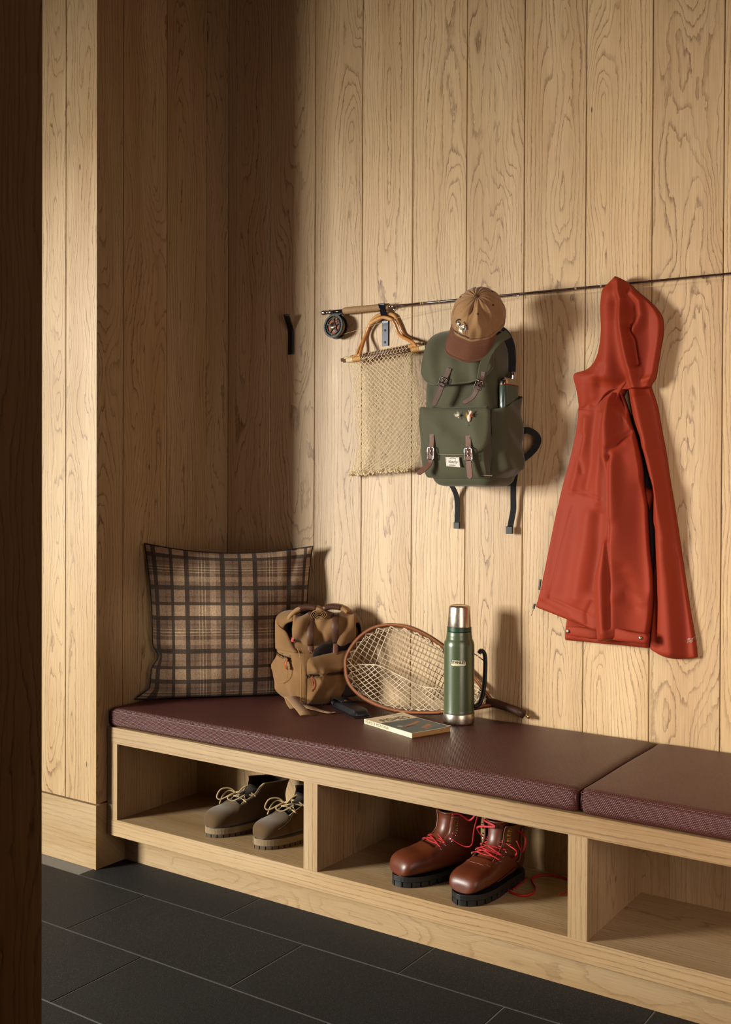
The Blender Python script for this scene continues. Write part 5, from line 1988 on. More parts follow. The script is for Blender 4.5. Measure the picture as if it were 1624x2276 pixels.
    # hood
    def dHd(U, T, X, Z):
        d = .056 + .042 * np.exp(-((U - .34) / .30) ** 2) * np.clip(T * 3, .2, 1) * (1 - .9 * T ** 4) - .012 * np.clip((T - .72) / .28, 0, 1) * (1 - U)
        for pl, a, s in (([(1.5523,1.8535),(1.5625,1.8004),(1.571,1.7319),(1.5807,1.6583),(1.5908,1.6005),(1.5965,1.5483)], .026, .010), ([(1.5462,1.7915),(1.5469,1.7026),(1.5539,1.6289),(1.564,1.5761)], -.018, .016), ([(1.5214,1.8202),(1.522,1.7414),(1.5253,1.6624),(1.5214,1.5891),(1.5151,1.5473)], .008, .020),
                         ([(1.5893,1.8184),(1.6108,1.793),(1.619,1.7535),(1.6112,1.7284),(1.5981,1.7062)], .016, .009), ([(1.5895,1.7769),(1.5898,1.7354)], -.010, .014), ([(1.5846,1.7203),(1.5945,1.678),(1.5986,1.6363),(1.6014,1.6154)], -.026, .007), ([(1.6324,1.7317),(1.6356,1.6595),(1.6229,1.5831)], -.010, .022), ([(1.6559,1.745),(1.6643,1.6676),(1.6492,1.5918)], .006, .018),
                         ([(1.623,1.5676),(1.6441,1.5715)], .010, .008), ([(1.5479,1.5509),(1.5695,1.5654),(1.5912,1.5486)], -.008, .010), ([(1.4979,1.6221),(1.4815,1.5809),(1.4763,1.5281)], .006, .010), ([(1.5146,1.6053),(1.4984,1.5588)], -.004, .008)):
            d = d + ridge(X, Z, pl, a, s)
        return d
    hood, GD = piece('hood', [(1.5357,1.8718),(1.5159,1.8554),(1.4994,1.8412),(1.4934,1.8179),(1.4908,1.7809),(1.4945,1.7326),(1.4925,1.6954),(1.4844,1.6533),(1.4683,1.6234),(1.4457,1.6076),(1.4085,1.5964),(1.4134,1.5609),(1.4205,1.5308),(1.427,1.4976)], [(1.5434,1.8709),(1.5681,1.8551),(1.5981,1.8257),(1.6304,1.7964),(1.656,1.768),(1.6709,1.7383),(1.6717,1.697),(1.6657,1.6613),(1.6581,1.6153),(1.651,1.5744),(1.6406,1.5583),(1.6348,1.5483),(1.6055,1.544),(1.5567,1.5439),(1.532,1.543),(1.5099,1.5293),(1.496,1.5128),(1.4838,1.5),(1.4567,1.4963)], 230, 76, dHd, .027, ORANGE, t, .05, .012, .90)
    for pts in ([(1.5068,1.7785),(1.5244,1.791),(1.5462,1.8009),(1.5624,1.8014)], [(1.5624,1.8014),(1.5787,1.7961),(1.5949,1.7816),(1.611,1.7594)], [(1.6077,1.6253),(1.608,1.5839),(1.6061,1.5478)]):
        obj('seam', *tube(drape(pts, GD, -.0003), .0008, 5), ORANGE_D, hood)


jacket()

# ------------------------------------------------------------------ footwear


def suede():
    g = G('brown_suede')
    o = g.tc()
    n1 = g.noise(o, 14.0, 4.0, 0.6)
    n2 = g.noise(o, 500.0, 3.0, 0.6)
    c = g.mix(g.m('ADD', g.m('MULTIPLY', n1, 0.8), g.m('MULTIPLY', n2, 0.25), clamp=True), '#3a2a16', '#5c4527')
    g.set(Base_Color=c, Roughness=0.95, Specular_IOR_Level=0.12, Sheen_Weight=0.3)
    g.bump(g.m('ADD', n2, n1), 0.4, 0.001)
    return g.mat


SUEDE = suede()
SUEDE_IN = simple('boot_lining', '#2a2018', 0.95)
CREPE = simple('grubby_crepe_sole', '#7d6a4d', 0.8, vary=0.25, vs=70, bump=0.4, bs=600)
CREPE_D = simple('dark_lug_sole', '#4c3f2e', 0.85, vary=0.3, vs=60)
LACE_T = simple('waxed_tan_lace', '#a58f67', 0.7, vary=0.2, vs=300, bump=0.3, bs=1200)
BOOT_L = simple('chestnut_leather', '#552611', 0.40, vary=0.3, vs=22, bump=0.15, bs=420, coat=0.0)
BOOT_D = simple('dark_brown_leather', '#4a2415', 0.4, vary=0.25, vs=30, bump=0.15, bs=420)
BOOT_IN = simple('black_boot_lining', '#120d0b', 0.9)
RUBBER_B = simple('black_rubber_sole', '#121110', 0.5, vary=0.3, vs=80, bump=0.2, bs=500)
LACE_R = simple('red_lace', '#a5141a', 0.6, vary=0.2, vs=200, bump=0.3, bs=1400)


def sole_outline(L, w_ball, w_heel, n=60):
    """plan of a right/left-neutral sole; s from heel 0 to toe L"""
    s = np.array([0, .01, .03, .07, .12, .17, .21, .245, .27, .286, .295]) / .295 * L
    w = np.array([.004, .6, .92, 1, .93, .97, 1.0, .94, .74, .45, .05])
    ww = np.where(s < .42 * L, w * w_heel, w * w_ball)
    ww[4] = (w_heel * .93 + w_ball * .9) / 2
    ss = np.linspace(0, 1, n // 2) ** 1.0
    ss = (1 - np.cos(ss * math.pi)) / 2 * L
    W = np.interp(ss, s, ww)
    k = np.array([.25, .5, .25])
    W[1:-1] = np.convolve(W, k, 'same')[1:-1]
    a = np.column_stack([ss, W])
    b = np.column_stack([ss[::-1], -W[::-1]])
    return np.concatenate([a, b[1:-1]])


def boot(name, toe, heel, label, group, spec, upper, lining, welt_m, sole_m, mirror=1, roll=0.0):
    toe, heel = np.array(toe, float), np.array(heel, float)
    L = np.linalg.norm(toe - heel)
    f = (toe - heel) / L
    z0 = 0.1608
    Mx = basis((heel[0], heel[1], z0), (f[0], f[1], 0), (-f[1] * mirror, f[0] * mirror, 0), (0, 0, 1))
    c = (toe + heel) / 2
    t = thing(name, (c[0], c[1], z0), label, 'boot', group)
    k = L / .295
    out = sole_outline(L, spec['wb'], spec['wh'])
    h1, h2 = spec['h1'], spec['h2']
    obj('midsole', *xf(prism(out, h1, h2, 'z', .0015), Mx), welt_m, t)
    core = out.copy()
    cc = core.mean(0)
    core = cc + (core - cc) * (.965, .92)
    so = obj('outsole', *xf(prism(core, spec.get('core', .003), h1 + .001, 'z'), Mx), sole_m, t)
    # lugs round the edge
    n = len(out)
    per = res2(np.concatenate([out, out[:1]]), spec['lugs'] * 6 + 1)[:-1]
    m = MB()
    for i in range(spec['lugs']):
        q = per[(i * 6 + np.arange(6)) % len(per)]
        inn = cc + (q - cc) * (.86, .72)
        m.add(*xf(prism(np.concatenate([q, inn[::-1]]), 0.0, h1 + .0005, 'z'), Mx))
    m.build('lugs', sole_m, so)['kind'] = 'stuff'
    # upper: sections swing from the toe to the collar
    S = np.array(spec['secs'], float) * ([k, 1, k, 1, 1])
    S = smooth_path(S, 4)
    NS, NJ = len(S), 40
    def pt(i, phi, off=0.0, flare=1.0):
        Ts, Th, Bs, Bh, w = S[i]
        mid = np.array(((Ts + Bs) / 2, (Th + Bh) / 2))
        ax = np.array((Ts - Bs, Th - Bh)) / 2
        e = .78 if i < NS * .55 else .9
        sn, cs = math.sin(phi), math.cos(phi)
        sy = math.copysign(abs(sn) ** e, sn)
        cx = math.copysign(abs(cs) ** .72, cs)
        ln = np.linalg.norm(ax) + 1e-9
        p = mid + ax * sy * (1 + off / ln)
        wr = spec.get('wr', 0) * math.sin(p[0] * 190 + phi * 3) * math.exp(-((p[0] - .66 * L) / .03) ** 2)
        return np.array((p[0], (w + off + wr) * cx * flare, max(p[1], h2 - .004)))
    phis = math.pi / 2 + np.arange(NJ) * 2 * math.pi / NJ     # starts on the instep line
    P = np.array([[pt(i, ph) for ph in phis] for i in range(NS)])
    i0 = int(NS * spec['throat'])
    gap = spec['gap']
    # the two flaps: pull the throat edges apart
    for i in range(i0, NS):
        r = (i - i0) / (NS - i0)
        for j in range(NJ):
            jj = min(j, NJ - j)
            if jj <= 9:
                sd = 1 if j <= NJ / 2 else -1
                d = P[i, gap][1] if jj <= gap else 0
                P[i, j, 1] += (P[i, gap, 1] - 0) * spec['spread'] * r * (1 - jj / 10) * (1 if j < NJ / 2 else -1) * 0.6
    faces = [tuple(range(NJ))[::-1]]
    for i in range(NS - 1):
        for j in range(NJ):
            j2 = (j + 1) % NJ
            jm = min(j, NJ - 1 - j)
            if i >= i0 and jm < gap:
                continue
            faces.append((i * NJ + j, i * NJ + j2, (i + 1) * NJ + j2, (i + 1) * NJ + j))
    up = obj('upper', *xf((P.reshape(-1, 3), faces), Mx), upper, t, True)
    so_m = up.modifiers.new('thickness', 'SOLIDIFY')
    so_m.thickness = spec['thick']
    so_m.offset = -1
    # inner lining: same shape, a little smaller, open at the collar
    P2 = np.array([[pt(i, ph, -.0045) for ph in phis] for i in range(NS)])
    f2 = [(i * NJ + j, i * NJ + (j + 1) % NJ, (i + 1) * NJ + (j + 1) % NJ, (i + 1) * NJ + j) for i in range(2, NS - 1) for j in range(NJ) if not (i >= i0 and min(j, NJ - 1 - j) < gap + 1)]
    obj('lining', *xf((P2.reshape(-1, 3), f2), Mx), lining, t, True)
    # tongue
    tv = []
    tn = spec['tongue']
    for i in range(max(i0 - 3, 0), NS - spec.get('tcut', 0)):
        tv.append([pt(i, math.pi / 2 + a, spec.get('toff', -.006) + .001 * math.cos(a * 3)) for a in np.linspace(-.95, .95, 11)])
    last = np.array(tv[-1])
    prev = np.array(tv[-4])
    for q in range(1, 5):
        ext = last + (last - prev) * (tn * q / 4)
        ext[:, 0] += .004 * q * q / 4 * spec.get('curl', 1)
        tv.append(ext)
    to = obj('tongue', *xf(grid(np.array(tv)), Mx), spec.get('tongue_m', upper), t, True)
    md = to.modifiers.new('thickness', 'SOLIDIFY')
    md.thickness = .004
    # collar and throat edge piping
    edge = [P[i, gap] for i in range(i0, NS)] + [P[NS - 1, j] for j in range(gap + 1, NJ - gap)] + [P[i, NJ - gap] for i in range(NS - 1, i0 - 1, -1)]
    ob = obj('edge_binding', *xf(tube(np.array(edge), .0017, 5), Mx), spec['edge_m'], t, True)
    # welt stitching
    ring = cc + (out - cc) * .985
    obj('welt', *xf(tube(np.column_stack([ring, np.full(n, h2)]), .0016, 5, True), Mx), spec['welt_edge'], t, True)
    A = np.array(Mx)
    W = lambda p: A[:3, :3] @ np.asarray(p, float) + A[:3, 3]
    return t, P, pt, W, i0, NS, NJ, gap, Mx


DES = dict(wb=.0525, wh=.040, h1=.010, h2=.029, lugs=34, core=.0015, throat=.46, gap=5, spread=1.15, thick=.0024, tongue=.0, toff=-.012, tcut=8, edge_m=LACE_T, welt_edge=CREPE, wr=.0014, tongue_m=SUEDE_IN,
           secs=[(.288, .038, .288, .032, .004), (.286, .053, .287, .029, .024), (.277, .069, .279, .028, .038), (.254, .078, .258, .028, .047), (.228, .083, .222, .028, .0495), (.207, .092, .170, .028, .0475),
                 (.187, .105, .120, .028, .042), (.169, .118, .066, .028, .0385), (.156, .128, .024, .032, .0375), (.147, .136, .008, .060, .037), (.140, .142, .010, .090, .037), (.135, .147, .004, .120, .041), (.134, .151, -.004, .142, .046)])


def lace(t, pts, r, mat, flat=0.0, name='lace'):
    P = smooth_path(pts, 7)
    if flat:
        T = np.gradient(P, axis=0)
        return obj(name, *tube(P, r, 8, squash=flat), mat, t, True)
    return obj(name, *tube(P, r, 8), mat, t, True)


def desert(toe, heel, label, mirror):
    t, P, pt, W, i0, NS, NJ, gap, Mx = boot('suede_boot', toe, heel, label, 'brown suede desert boots in the left cubby', DES, SUEDE, SUEDE_IN, CREPE, CREPE_D, mirror)
    L_, R_ = gap + 1, NJ - gap - 1
    ia, ib = i0 + 3, i0 + 9
    up = np.array((.006, 0, .006))
    q = lambda i, j, d=1.0: W(P[i, j] + up * d)
    for i in (ia, ib):
        for j in (L_, R_):
            c = q(i, j, .2)
        lace(t, [q(i, L_, .1), q(i, L_, .7), (q(i, L_) + q(i, R_)) / 2 + np.array((0, 0, .004)), q(i, R_, .7), q(i, R_, .1)], .0024, LACE_T)
    lace(t, [q(ia, L_, .6), (q(ia, L_) + q(ib, R_)) / 2 + np.array((0, 0, .002)), q(ib, R_, .6)], .0024, LACE_T)
    lace(t, [q(ia, R_, .6), (q(ia, R_) + q(ib, L_)) / 2 + np.array((0, 0, .004)), q(ib, L_, .6)], .0024, LACE_T)
    # bow: two loops and two hanging ends
    k = W(pt(i0 + 4, math.pi / 2, .012))
    f = np.array(Mx)[:3, 0]
    s = np.array((0.83, 0.56, 0))
    z = np.array((0, 0, 1.0))
    lace(t, [k, k - s * .020 + z * .014, k - s * .040 + z * .012 + f * .01, k - s * .046 - z * .010 + f * .018, k - s * .030 - z * .018 + f * .022, k - s * .008 - z * .004 + f * .010, k + z * .002], .0026, LACE_T)
    lace(t, [k, k + s * .012 + z * .004 + f * .012, k + s * .026 + z * .006 + f * .020, k + s * .034 + z * .018 + f * .014, k + s * .044 + z * .026 + f * .006], .0026, LACE_T)
    lace(t, [k, k - s * .010 - z * .012 + f * .020, k + s * .010 - z * .022 + f * .026, k + s * .030 - z * .014 + f * .024, k + s * .042 - z * .004 + f * .016], .0026, LACE_T)
    lace(t, [k, k - s * .028 + z * .006 - f * .004, k - s * .044 - z * .012, k - s * .050 - z * .036 + f * .004], .0024, LACE_T)
    # side seam: quarter stitched over the vamp
    for j in (9, NJ - 9):
        pts = [W(pt(i, math.pi / 2 + (j if j < NJ / 2 else j - NJ) * 2 * math.pi / NJ * (0.55 + .45 * (1 - (i - 14) / 12)), .0012)) for i in range(14, 26)]
        obj('seam', *tube(pts, .0011, 5), CREPE_D, t, True)
    return t


desert((0.400, -0.548), (0.498, -0.272), 'brown suede desert boot with loose tan laces, left one of the pair', 1)
desert((0.597, -0.545), (0.690, -0.268), 'brown suede desert boot half hidden by the divider, right one of the pair', -1)

HIK = dict(wb=.054, wh=.043, h1=.014, h2=.028, lugs=26, throat=.44, gap=4, spread=.45, thick=.0030, tongue=1.3, core=.002, edge_m=TAN_LEATHER_L, welt_edge=RUBBER_B, wr=.0006, tongue_m=BOOT_L, curl=.4,
           secs=[(.286, .040, .286, .034, .006), (.284, .058, .285, .031, .030), (.272, .074, .276, .030, .044), (.248, .083, .252, .030, .0505), (.218, .087, .214, .030, .052), (.190, .096, .160, .030, .0490),
                 (.168, .108, .110, .030, .044), (.152, .121, .060, .030, .0415), (.143, .134, .018, .034, .041), (.139, .146, .006, .070, .041), (.137, .157, .010, .105, .041), (.136, .166, .010, .135, .043), (.137, .174, .004, .168, .046)])


def hiking(toe, heel, label, mirror):
    t, P, pt, W, i0, NS, NJ, gap, Mx = boot('hiking_boot', toe, heel, label, 'chestnut leather hiking boots in the middle cubby', HIK, BOOT_L, BOOT_IN, RUBBER_B, RUBBER_B, mirror)
    f = np.array(Mx)[:3, 0]
    dth = 2 * math.pi / NJ
    L_, R_ = gap + 1, NJ - gap - 1
    ang = lambda j: math.pi / 2 + (j if j < NJ / 2 else j - NJ) * dth
    # darker heel counter and ankle patch
    for rng_, j0, j1 in (((int(NS * .62), NS - 2), 11, NJ - 11), ((int(NS * .40), int(NS * .60)), 13, NJ - 13)):
        g_ = [[W(pt(i, ang(j) if j < NJ / 2 else ang(j), .0016)) for j in range(j0, j1 + 1)] for i in range(*rng_)]
        pe = obj('heel_panel', *grid(np.array(g_)), BOOT_D, t, True)
        pm = pe.modifiers.new('thickness', 'SOLIDIFY')
        pm.thickness = .0014
        pm.offset = 1
    # padded tongue top
    # hooks (upper) and D-rings (lower) down both sides of the throat
    spots = []
    for kk, i in enumerate(np.linspace(i0 + 2, NS - 4, 7).astype(int)):
        for sd in (1, -1):
            j = L_ + 1 if sd > 0 else R_ - 1
            b = W(pt(i, ang(j), .0030))
            nrm = W(pt(i, ang(j), .02)) - b
            nrm /= np.linalg.norm(nrm)
            tan = W(pt(min(i + 1, NS - 1), ang(j), .003)) - W(pt(i - 1, ang(j), .003))
            tan /= np.linalg.norm(tan)
            sid = np.cross(nrm, tan)
            spots.append((i, sd, b, nrm, tan, sid))
            if kk >= 4:
                m = MB()
                m.add(*ribbon([b - tan * .005, b + tan * .005], .009, .0014, nrm))
                m.add(*ribbon([b + nrm * .001 - sid * .003, b + nrm * .005 - sid * .003, b + nrm * .006 + sid * .003], .007, .0013, tan))
                for a_ in (-.0032, .0032):
                    m.add(*tube([b + tan * a_ - sid * .006, b + tan * a_ - sid * .006 + nrm * .0018], [.0017, .001], 8))
                m.build('speed_hook', BRASS, t)
            else:
                m = MB()
                r = [b + nrm * (.002 + .004 * abs(math.sin(a_))) + tan * .0048 * math.cos(a_) + sid * .004 * math.sin(a_) for a_ in np.linspace(0, 2 * math.pi, 14, endpoint=False)]
                m.add(*tube(r, .0009, 6, True))
                m.add(*tube([b - sid * .004 + tan * .003, b - sid * .004 + tan * .003 + nrm * .0016], [.0016, .001], 8))
                m.add(*tube([b - sid * .004 - tan * .003, b - sid * .004 - tan * .003 + nrm * .0016], [.0016, .001], 8))
                m.build('lace_ring', CHROME, t)
    row = {}
    for i, sd, b, nrm, tan, sid in spots:
        row.setdefault(i, {})[sd] = b + nrm * .005
    ks = sorted(row)[:4]
    zz = np.array((0, 0, 1.0))
    for a_, i in enumerate(ks):
        l, r = row[i][1], row[i][-1]
        mid = (l + r) / 2 + f * .006 + zz * .007
        lace(t, [l, l * .6 + mid * .4 + zz * .004, mid, r * .6 + mid * .4 + zz * .004, r], .0034, LACE_R, .45)
        if a_ < 3:
            l2, r2 = row[ks[a_ + 1]][1], row[ks[a_ + 1]][-1]
            for p, q_ in ((l, r2), (r, l2)):
                lace(t, [p, (p + q_) / 2 + f * .008 + zz * (.009 if p is l else .012), q_], .0034, LACE_R, .45)
    for sd in (1,):
        j = L_
        st = [W(pt(i, ang(6 if i < i0 else 5), .0006)) for i in range(i0 - 4, NS)]
    # toe seam
    i = i0 - 6
    obj('seam', *tube([W(pt(i0 - 4 + int(abs(a_) * 2.4), math.pi / 2 + a_, .0006)) for a_ in np.linspace(-1.0, 1.0, 15)], .0006, 4), TAN_LEATHER_L, t)
    for sd in (1, -1):
        pts = [W(pt(i, math.pi / 2 + sd * (1.55 + .03 * (i - 14)), .0008)) for i in range(13, 24)]
        obj('seam', *tube(pts, .0006, 4), TAN_LEATHER_L, t)
    return t, row, ks, W, P, NS, NJ, pt, f


tb1 = hiking((1.104, -0.556), (1.228, -0.290), 'chestnut leather hiking boot with red laces, left one of the pair', 1)
tb2 = hiking((1.318, -0.578), (1.352, -0.286), 'chestnut leather hiking boot whose long red lace trails over the shelf', -1)


def long_laces():
    z = 0.1608 + .0040
    t, row, ks, W, P, NS, NJ, pt, f = tb2
    a = row[ks[3]][1] if row[ks[3]][1][0] > row[ks[3]][-1][0] else row[ks[3]][-1]
    a0 = row[ks[3]][1] if a is row[ks[3]][-1] else row[ks[3]][-1]
    top = W(P[NS - 1, NJ // 4])
    pts = [a, a + np.array((.025, .0, -.02))] + [np.array((x, y, zz)) for (x, y), zz in zip([(1.3142,-0.3365),(1.3551,-0.39),(1.3955,-0.4249),(1.4309,-0.429),(1.446,-0.4052),(1.4396,-0.3631),(1.4128,-0.3258),(1.4002,-0.3018),(1.4049,-0.2735),(1.4281,-0.249),(1.4599,-0.2437),(1.4813,-0.2495)], [.188, .170] + [z] * 10)]
    k_ = [p for p in pts]
    e = k_[-1]
    k_ += [e + np.array((.030, -.012, 0)), e + np.array((.045, -.045, 0)), e + np.array((.038, -.085, 0)), e + np.array((.03, -.12, 0))]
    lace(t, k_, .0034, LACE_R, .5, 'long_lace')
    k2 = [np.array((x, y, z)) for x, y in [(1.392,-0.404),(1.3898,-0.366),(1.3864,-0.3278),(1.3843,-0.3003)]]
    lace(t, k2, .0034, LACE_R, .5, 'lace_end')
    # loop thrown over the collar and down the side
    q = [a0, a0 + np.array((-.012, -.01, .03)), W(P[NS - 1, 3]) + np.array((-.02, -.01, .0)), W(P[NS - 1, NJ - 3]) + np.array((0, 0, .006)), W(P[NS - 1, NJ - 8]) + np.array((.004, 0, .006)), W(pt(NS - 6, math.pi, .006)) + np.array((.01, 0, 0)), W(pt(NS - 14, math.pi, .008)) + np.array((.012, -.01, 0)), a + np.array((.02, .01, .01))]
    lace(t, q, .0030, LACE_R, .5, 'long_lace')
    t, row, ks, W, P, NS, NJ, pt, f = tb1
    b = row[ks[3]][1] if row[ks[3]][1][0] > row[ks[3]][-1][0] else row[ks[3]][-1]
    c = W(pt(NS - 8, math.pi if b is row[ks[3]][-1] else 0.0, .008))
    s_ = np.array((0.83, 0.1, 0))
    q = [row[ks[2]][1] if row[ks[2]][1][0] > row[ks[2]][-1][0] else row[ks[2]][-1], b + s_ * .035 + np.array((0, 0, -.03)), b + s_ * .062 + np.array((0, 0, -.022)), b + s_ * .070 + np.array((0, 0, .02)), b + s_ * .072 + np.array((0, .02, .065)), W(P[NS - 1, NJ - 9 if b is row[ks[3]][-1] else 9]) + np.array((.012, 0, -.01)), W(P[NS - 1, NJ - 7 if b is row[ks[3]][-1] else 7]) + np.array((0, 0, .006)), W(P[NS - 1, NJ - 4 if b is row[ks[3]][-1] else 4]) + np.array((0, 0, .006))]
    lace(t, q, .0030, LACE_R, .5, 'long_lace')


long_laces()

# ------------------------------------------------------------------ tan rucksack
CANVAS = cloth('tan_canvas', '#8d683f', '#5e411f', weave=1300, rough=0.85, bump=0.6, blotch=10, amt=0.6, sheen=0.15)
CANVAS_L = cloth('pale_tan_webbing', '#a07a4b', '#7d5a32', weave=1700, rough=0.85)
CANVAS_D = cloth('shade_dark_canvas', '#20150c', '#140c06', weave=1300, rough=0.9)  # canvas coloured dark to stand for shade inside the bag
SACK_STRAP = simple('dark_brown_leather_strap', '#4a2c1b', 0.5, vary=0.25, vs=40, bump=0.2, bs=500)
SACK_PULL = simple('orange_brown_leather_pull', '#8f4a22', 0.5, vary=0.2, vs=60)
ZIPM = metal('dark_zip', '#3c322a', 0.4)
RED_TAG = simple('red_tag', '#a01c1c', 0.7)
PATCH = simple('dark_leather_patch', '#21150e', 0.6, vary=0.25, vs=120, bump=0.3, bs=500)


def rucksack():
    t = thing('canvas_rucksack', (0.52, -0.12, 0.5305), 'tan canvas rucksack with leather straps slumped beside the plaid pillow', 'rucksack')
    z0 = .5310
    FL, FR, BR, BL = (.535, -.208), (.655, -.035), (.540, -.022), (.395, -.165)
    secs = [(z0, (.540, -.190), (.635, -.045), (.53, -.03), (.415, -.160)),
            (z0 + .006, (.540, -.205), (.650, -.040), (.54, -.024), (.397, -.175)),
            (z0 + .030, (.538, -.215), (.656, -.034), (.54, -.018), (.380, -.184)),
            (z0 + .080, (.536, -.214), (.658, -.030), (.535, -.016), (.366, -.184)),
            (z0 + .135, (.532, -.208), (.656, -.028), (.53, -.016), (.360, -.176)),
            (z0 + .178, (.520, -.196), (.652, -.026), (.525, -.016), (.364, -.166)),
            (z0 + .208, (.505, -.180), (.646, -.024), (.52, -.016), (.370, -.156)),
            (z0 + .228, (.480, -.160), (.63, -.024), (.52, -.018), (.384, -.150)),
            (z0 + .236, (.46, -.14), (.60, -.026), (.52, -.02), (.41, -.135))]
    R = quad_loft(secs, 6, 64, 4.2, .0062, 12)
    c = R.mean(1, keepdims=True)
    # slump folds on the left side
    d = R - c
    d[..., 2] = 0
    d /= np.linalg.norm(d, axis=2, keepdims=True) + 1e-9
    px, pz = R[..., 0], R[..., 2]
    lf = (R[..., 0] < .50)
    fold = np.zeros_like(px)
    for (xa, za), (xb, zb), am in (((.375, z0 + .115), (.435, z0 + .055), .010), ((.38, z0 + .045), (.47, z0 + .015), .010), ((.43, z0 + .19), (.49, z0 + .165), .009), ((.40, z0 + .09), (.46, z0 + .02), -.010), ((.42, z0 + .16), (.49, z0 + .12), .007), ((.44, z0 + .10), (.50, z0 + .03), .009), ((.37, z0 + .08), (.41, z0 + .02), .009)):
        fold += am * np.exp(-(dist_poly(px, pz, [(xa, za), (xb, zb)]) / .012) ** 2)
    R = R + d * (fold * lf)[..., None]
    R[..., 1] = np.minimum(R[..., 1], -.004)
    body = obj('body', *loft(R), CANVAS, t, True)
    # front pocket
    f_ex = np.array((.656 - .535, -.034 + .210, 0.0))
    W = np.linalg.norm(f_ex)
    f_ex /= W
    f_n = np.array((f_ex[1], -f_ex[0], 0))
    O = np.array((.532, -.206, z0))
    F = lambda a, h, o=0.0: O + f_ex * a + f_n * o + np.array((0, 0, h))

    def front_pad(pts, off, bul, name, mat, par, crease=None, nr=9, pw=2.6):
        v, f = pad(np.array(pts), -off, bul, .003, nr, pw, crease)
        return obj(name, np.array([F(q[0], q[2], -q[1]) for q in v]), f, mat, par, True)
    pk = smooth_path([(.006, .008, 0), (.003, .06, 0), (.004, .118, 0), (.012, .140, 0), (.03, .147, 0), (.10, .158, 0), (.175, .166, 0), (.186, .15, 0), (.186, .02, 0), (.175, .004, 0), (.05, .003, 0), (.015, .003, 0)], 6, True)[:, :2]
    cr = lambda x, z: ridge(x, z, [(.01, .02), (.05, .07), (.055, .10)], .012, .010) + ridge(x, z, [(.06, .005), (.10, .06)], .010, .016) + ridge(x, z, [(-.01, .092), (.22, .099)], -.010, .0045) + ridge(x, z, [(.02, .125), (.03, .108)], .008, .007) + ridge(x, z, [(.0, .105), (.22, .115)], .006, .008) + .0016 * np.sin(x * 70 + z * 40)
    pkt = front_pad(pk, .002, .020, 'front_pocket', CANVAS, t, cr, 16, 3.0)
    front_pad([(.030, .140), (.034, .168), (.06, .186), (.170, .196), (.172, .155)], -.006, .003, 'mouth_shade', CANVAS_D, t, None, 4)  # dark panel standing in for the shaded gap under the lid
    zl = [F(x, .093 + .03 * x, .0225 - .010 * abs(x - .1) ** 1.2 * 9 * .2) for x in np.linspace(.008, .178, 20)]
    obj('zip', *tube(zl, .0022, 6), ZIPM, pkt, True)
    for dz in (.0045, -.0045):
        obj('zip_stitching', *tube([q + np.array((0, 0, dz)) + f_n * -.0005 for q in zl], .0008, 4), SACK_STRAP, pkt)
    p = F(.014, .094, .029)
    sl = obj('zip_slider', *tube([p - f_ex * .006, p + f_ex * .008], [.0045, .0035], 8), ZIPM, pkt, True)
    pl = smooth_path([p + f_n * .003, p + f_n * .006 + f_ex * .004 - np.array((0, 0, .014)), p + f_n * .004 + f_ex * .008 - np.array((0, 0, .030)), p + f_ex * .001 - np.array((0, 0, .046)) + f_n * .006], 6)
    obj('zip_pull', *ribbon(pl, .0075, .0022, f_n), SACK_PULL, sl, True)
    pl2 = smooth_path([p + f_n * .003, p + f_n * .008 + f_ex * .009 - np.array((0, 0, .014)), p + f_n * .008 + f_ex * .011 - np.array((0, 0, .028)), p + f_ex * .006 - np.array((0, 0, .040)) + f_n * .008], 6)
    obj('zip_pull', *ribbon(pl2, .0070, .0022, f_n), SACK_PULL, sl, True)
    # piping up the front-left edge
    e1 = [np.array(q) for q in [(0.5135,-0.212,0.5391),(0.5143,-0.212,0.5723),(0.5132,-0.212,0.6173),(0.5092,-0.212,0.6545)]]
    for a in (.0015, -.012):
        obj('piping', *tube(smooth_path([F(a, .006, .004), F(a, .05, .007), F(a, .10, .006), F(a - .002, .150, .000), F(a - .008, .175, -.008)], 6), .0016, 5), CANVAS_L, t, True)
    # patch, low on the pocket's right
    front_pad(smooth_path([(.120, .018, 0), (.120, .066, 0), (.172, .071, 0), (.173, .022, 0)], 1, True)[:, :2], .0175, .002, 'leather_patch', PATCH, pkt, None, 4)
    # side zip with puller on the left flank
    S = lambda x, y, z: np.array((x, y, z))
    def flank(s, h, off=.004):
        """point on the left flank: s 0 at the front edge .. 1 at the back"""
        i = np.abs(R[:, :, 2].mean(1) - (z0 + h)).argmin()
        ring = R[i]
        fl = np.array((.535, -.21)) * (1 - s) + np.array((.366, -.175)) * s
        cen = ring.mean(0)
        j = np.hypot(ring[:, 0] - fl[0], ring[:, 1] - fl[1]).argmin()
        nn = ring[j] - cen
        nn[2] = 0
        nn /= np.linalg.norm(nn)
        q = ring[j] + nn * off
        q[2] = z0 + h
        return q, nn
    zs = np.array([flank(s, .152 - .022 * (1 - s), .0012)[0] for s in np.linspace(.38, .98, 10)])
    zo = obj('side_zip', *tube(smooth_path(zs, 3), .0024, 6), ZIPM, t, True)
    obj('zip_stitching', *tube(smooth_path(zs + np.array((0, 0, .007)), 3), .0009, 4), SACK_STRAP, zo)
    obj('zip_stitching', *tube(smooth_path(zs - np.array((0, 0, .007)), 3), .0009, 4), SACK_STRAP, zo)
    p, nn = flank(.36, .136, .006)
    sl = obj('zip_slider', *tube([p + np.array((0, 0, .006)), p - np.array((0, 0, .006))], [.004, .0045], 8), ZIPM, zo, True)
    obj('zip_pull', *ribbon(smooth_path([p + nn * .003, p + nn * .010 - np.array((0, 0, .012)), p + nn * .008 - np.array((0, 0, .026)), p + nn * .002 - np.array((0, 0, .030))], 5), .015, .0025, nn), SACK_PULL, sl, True)
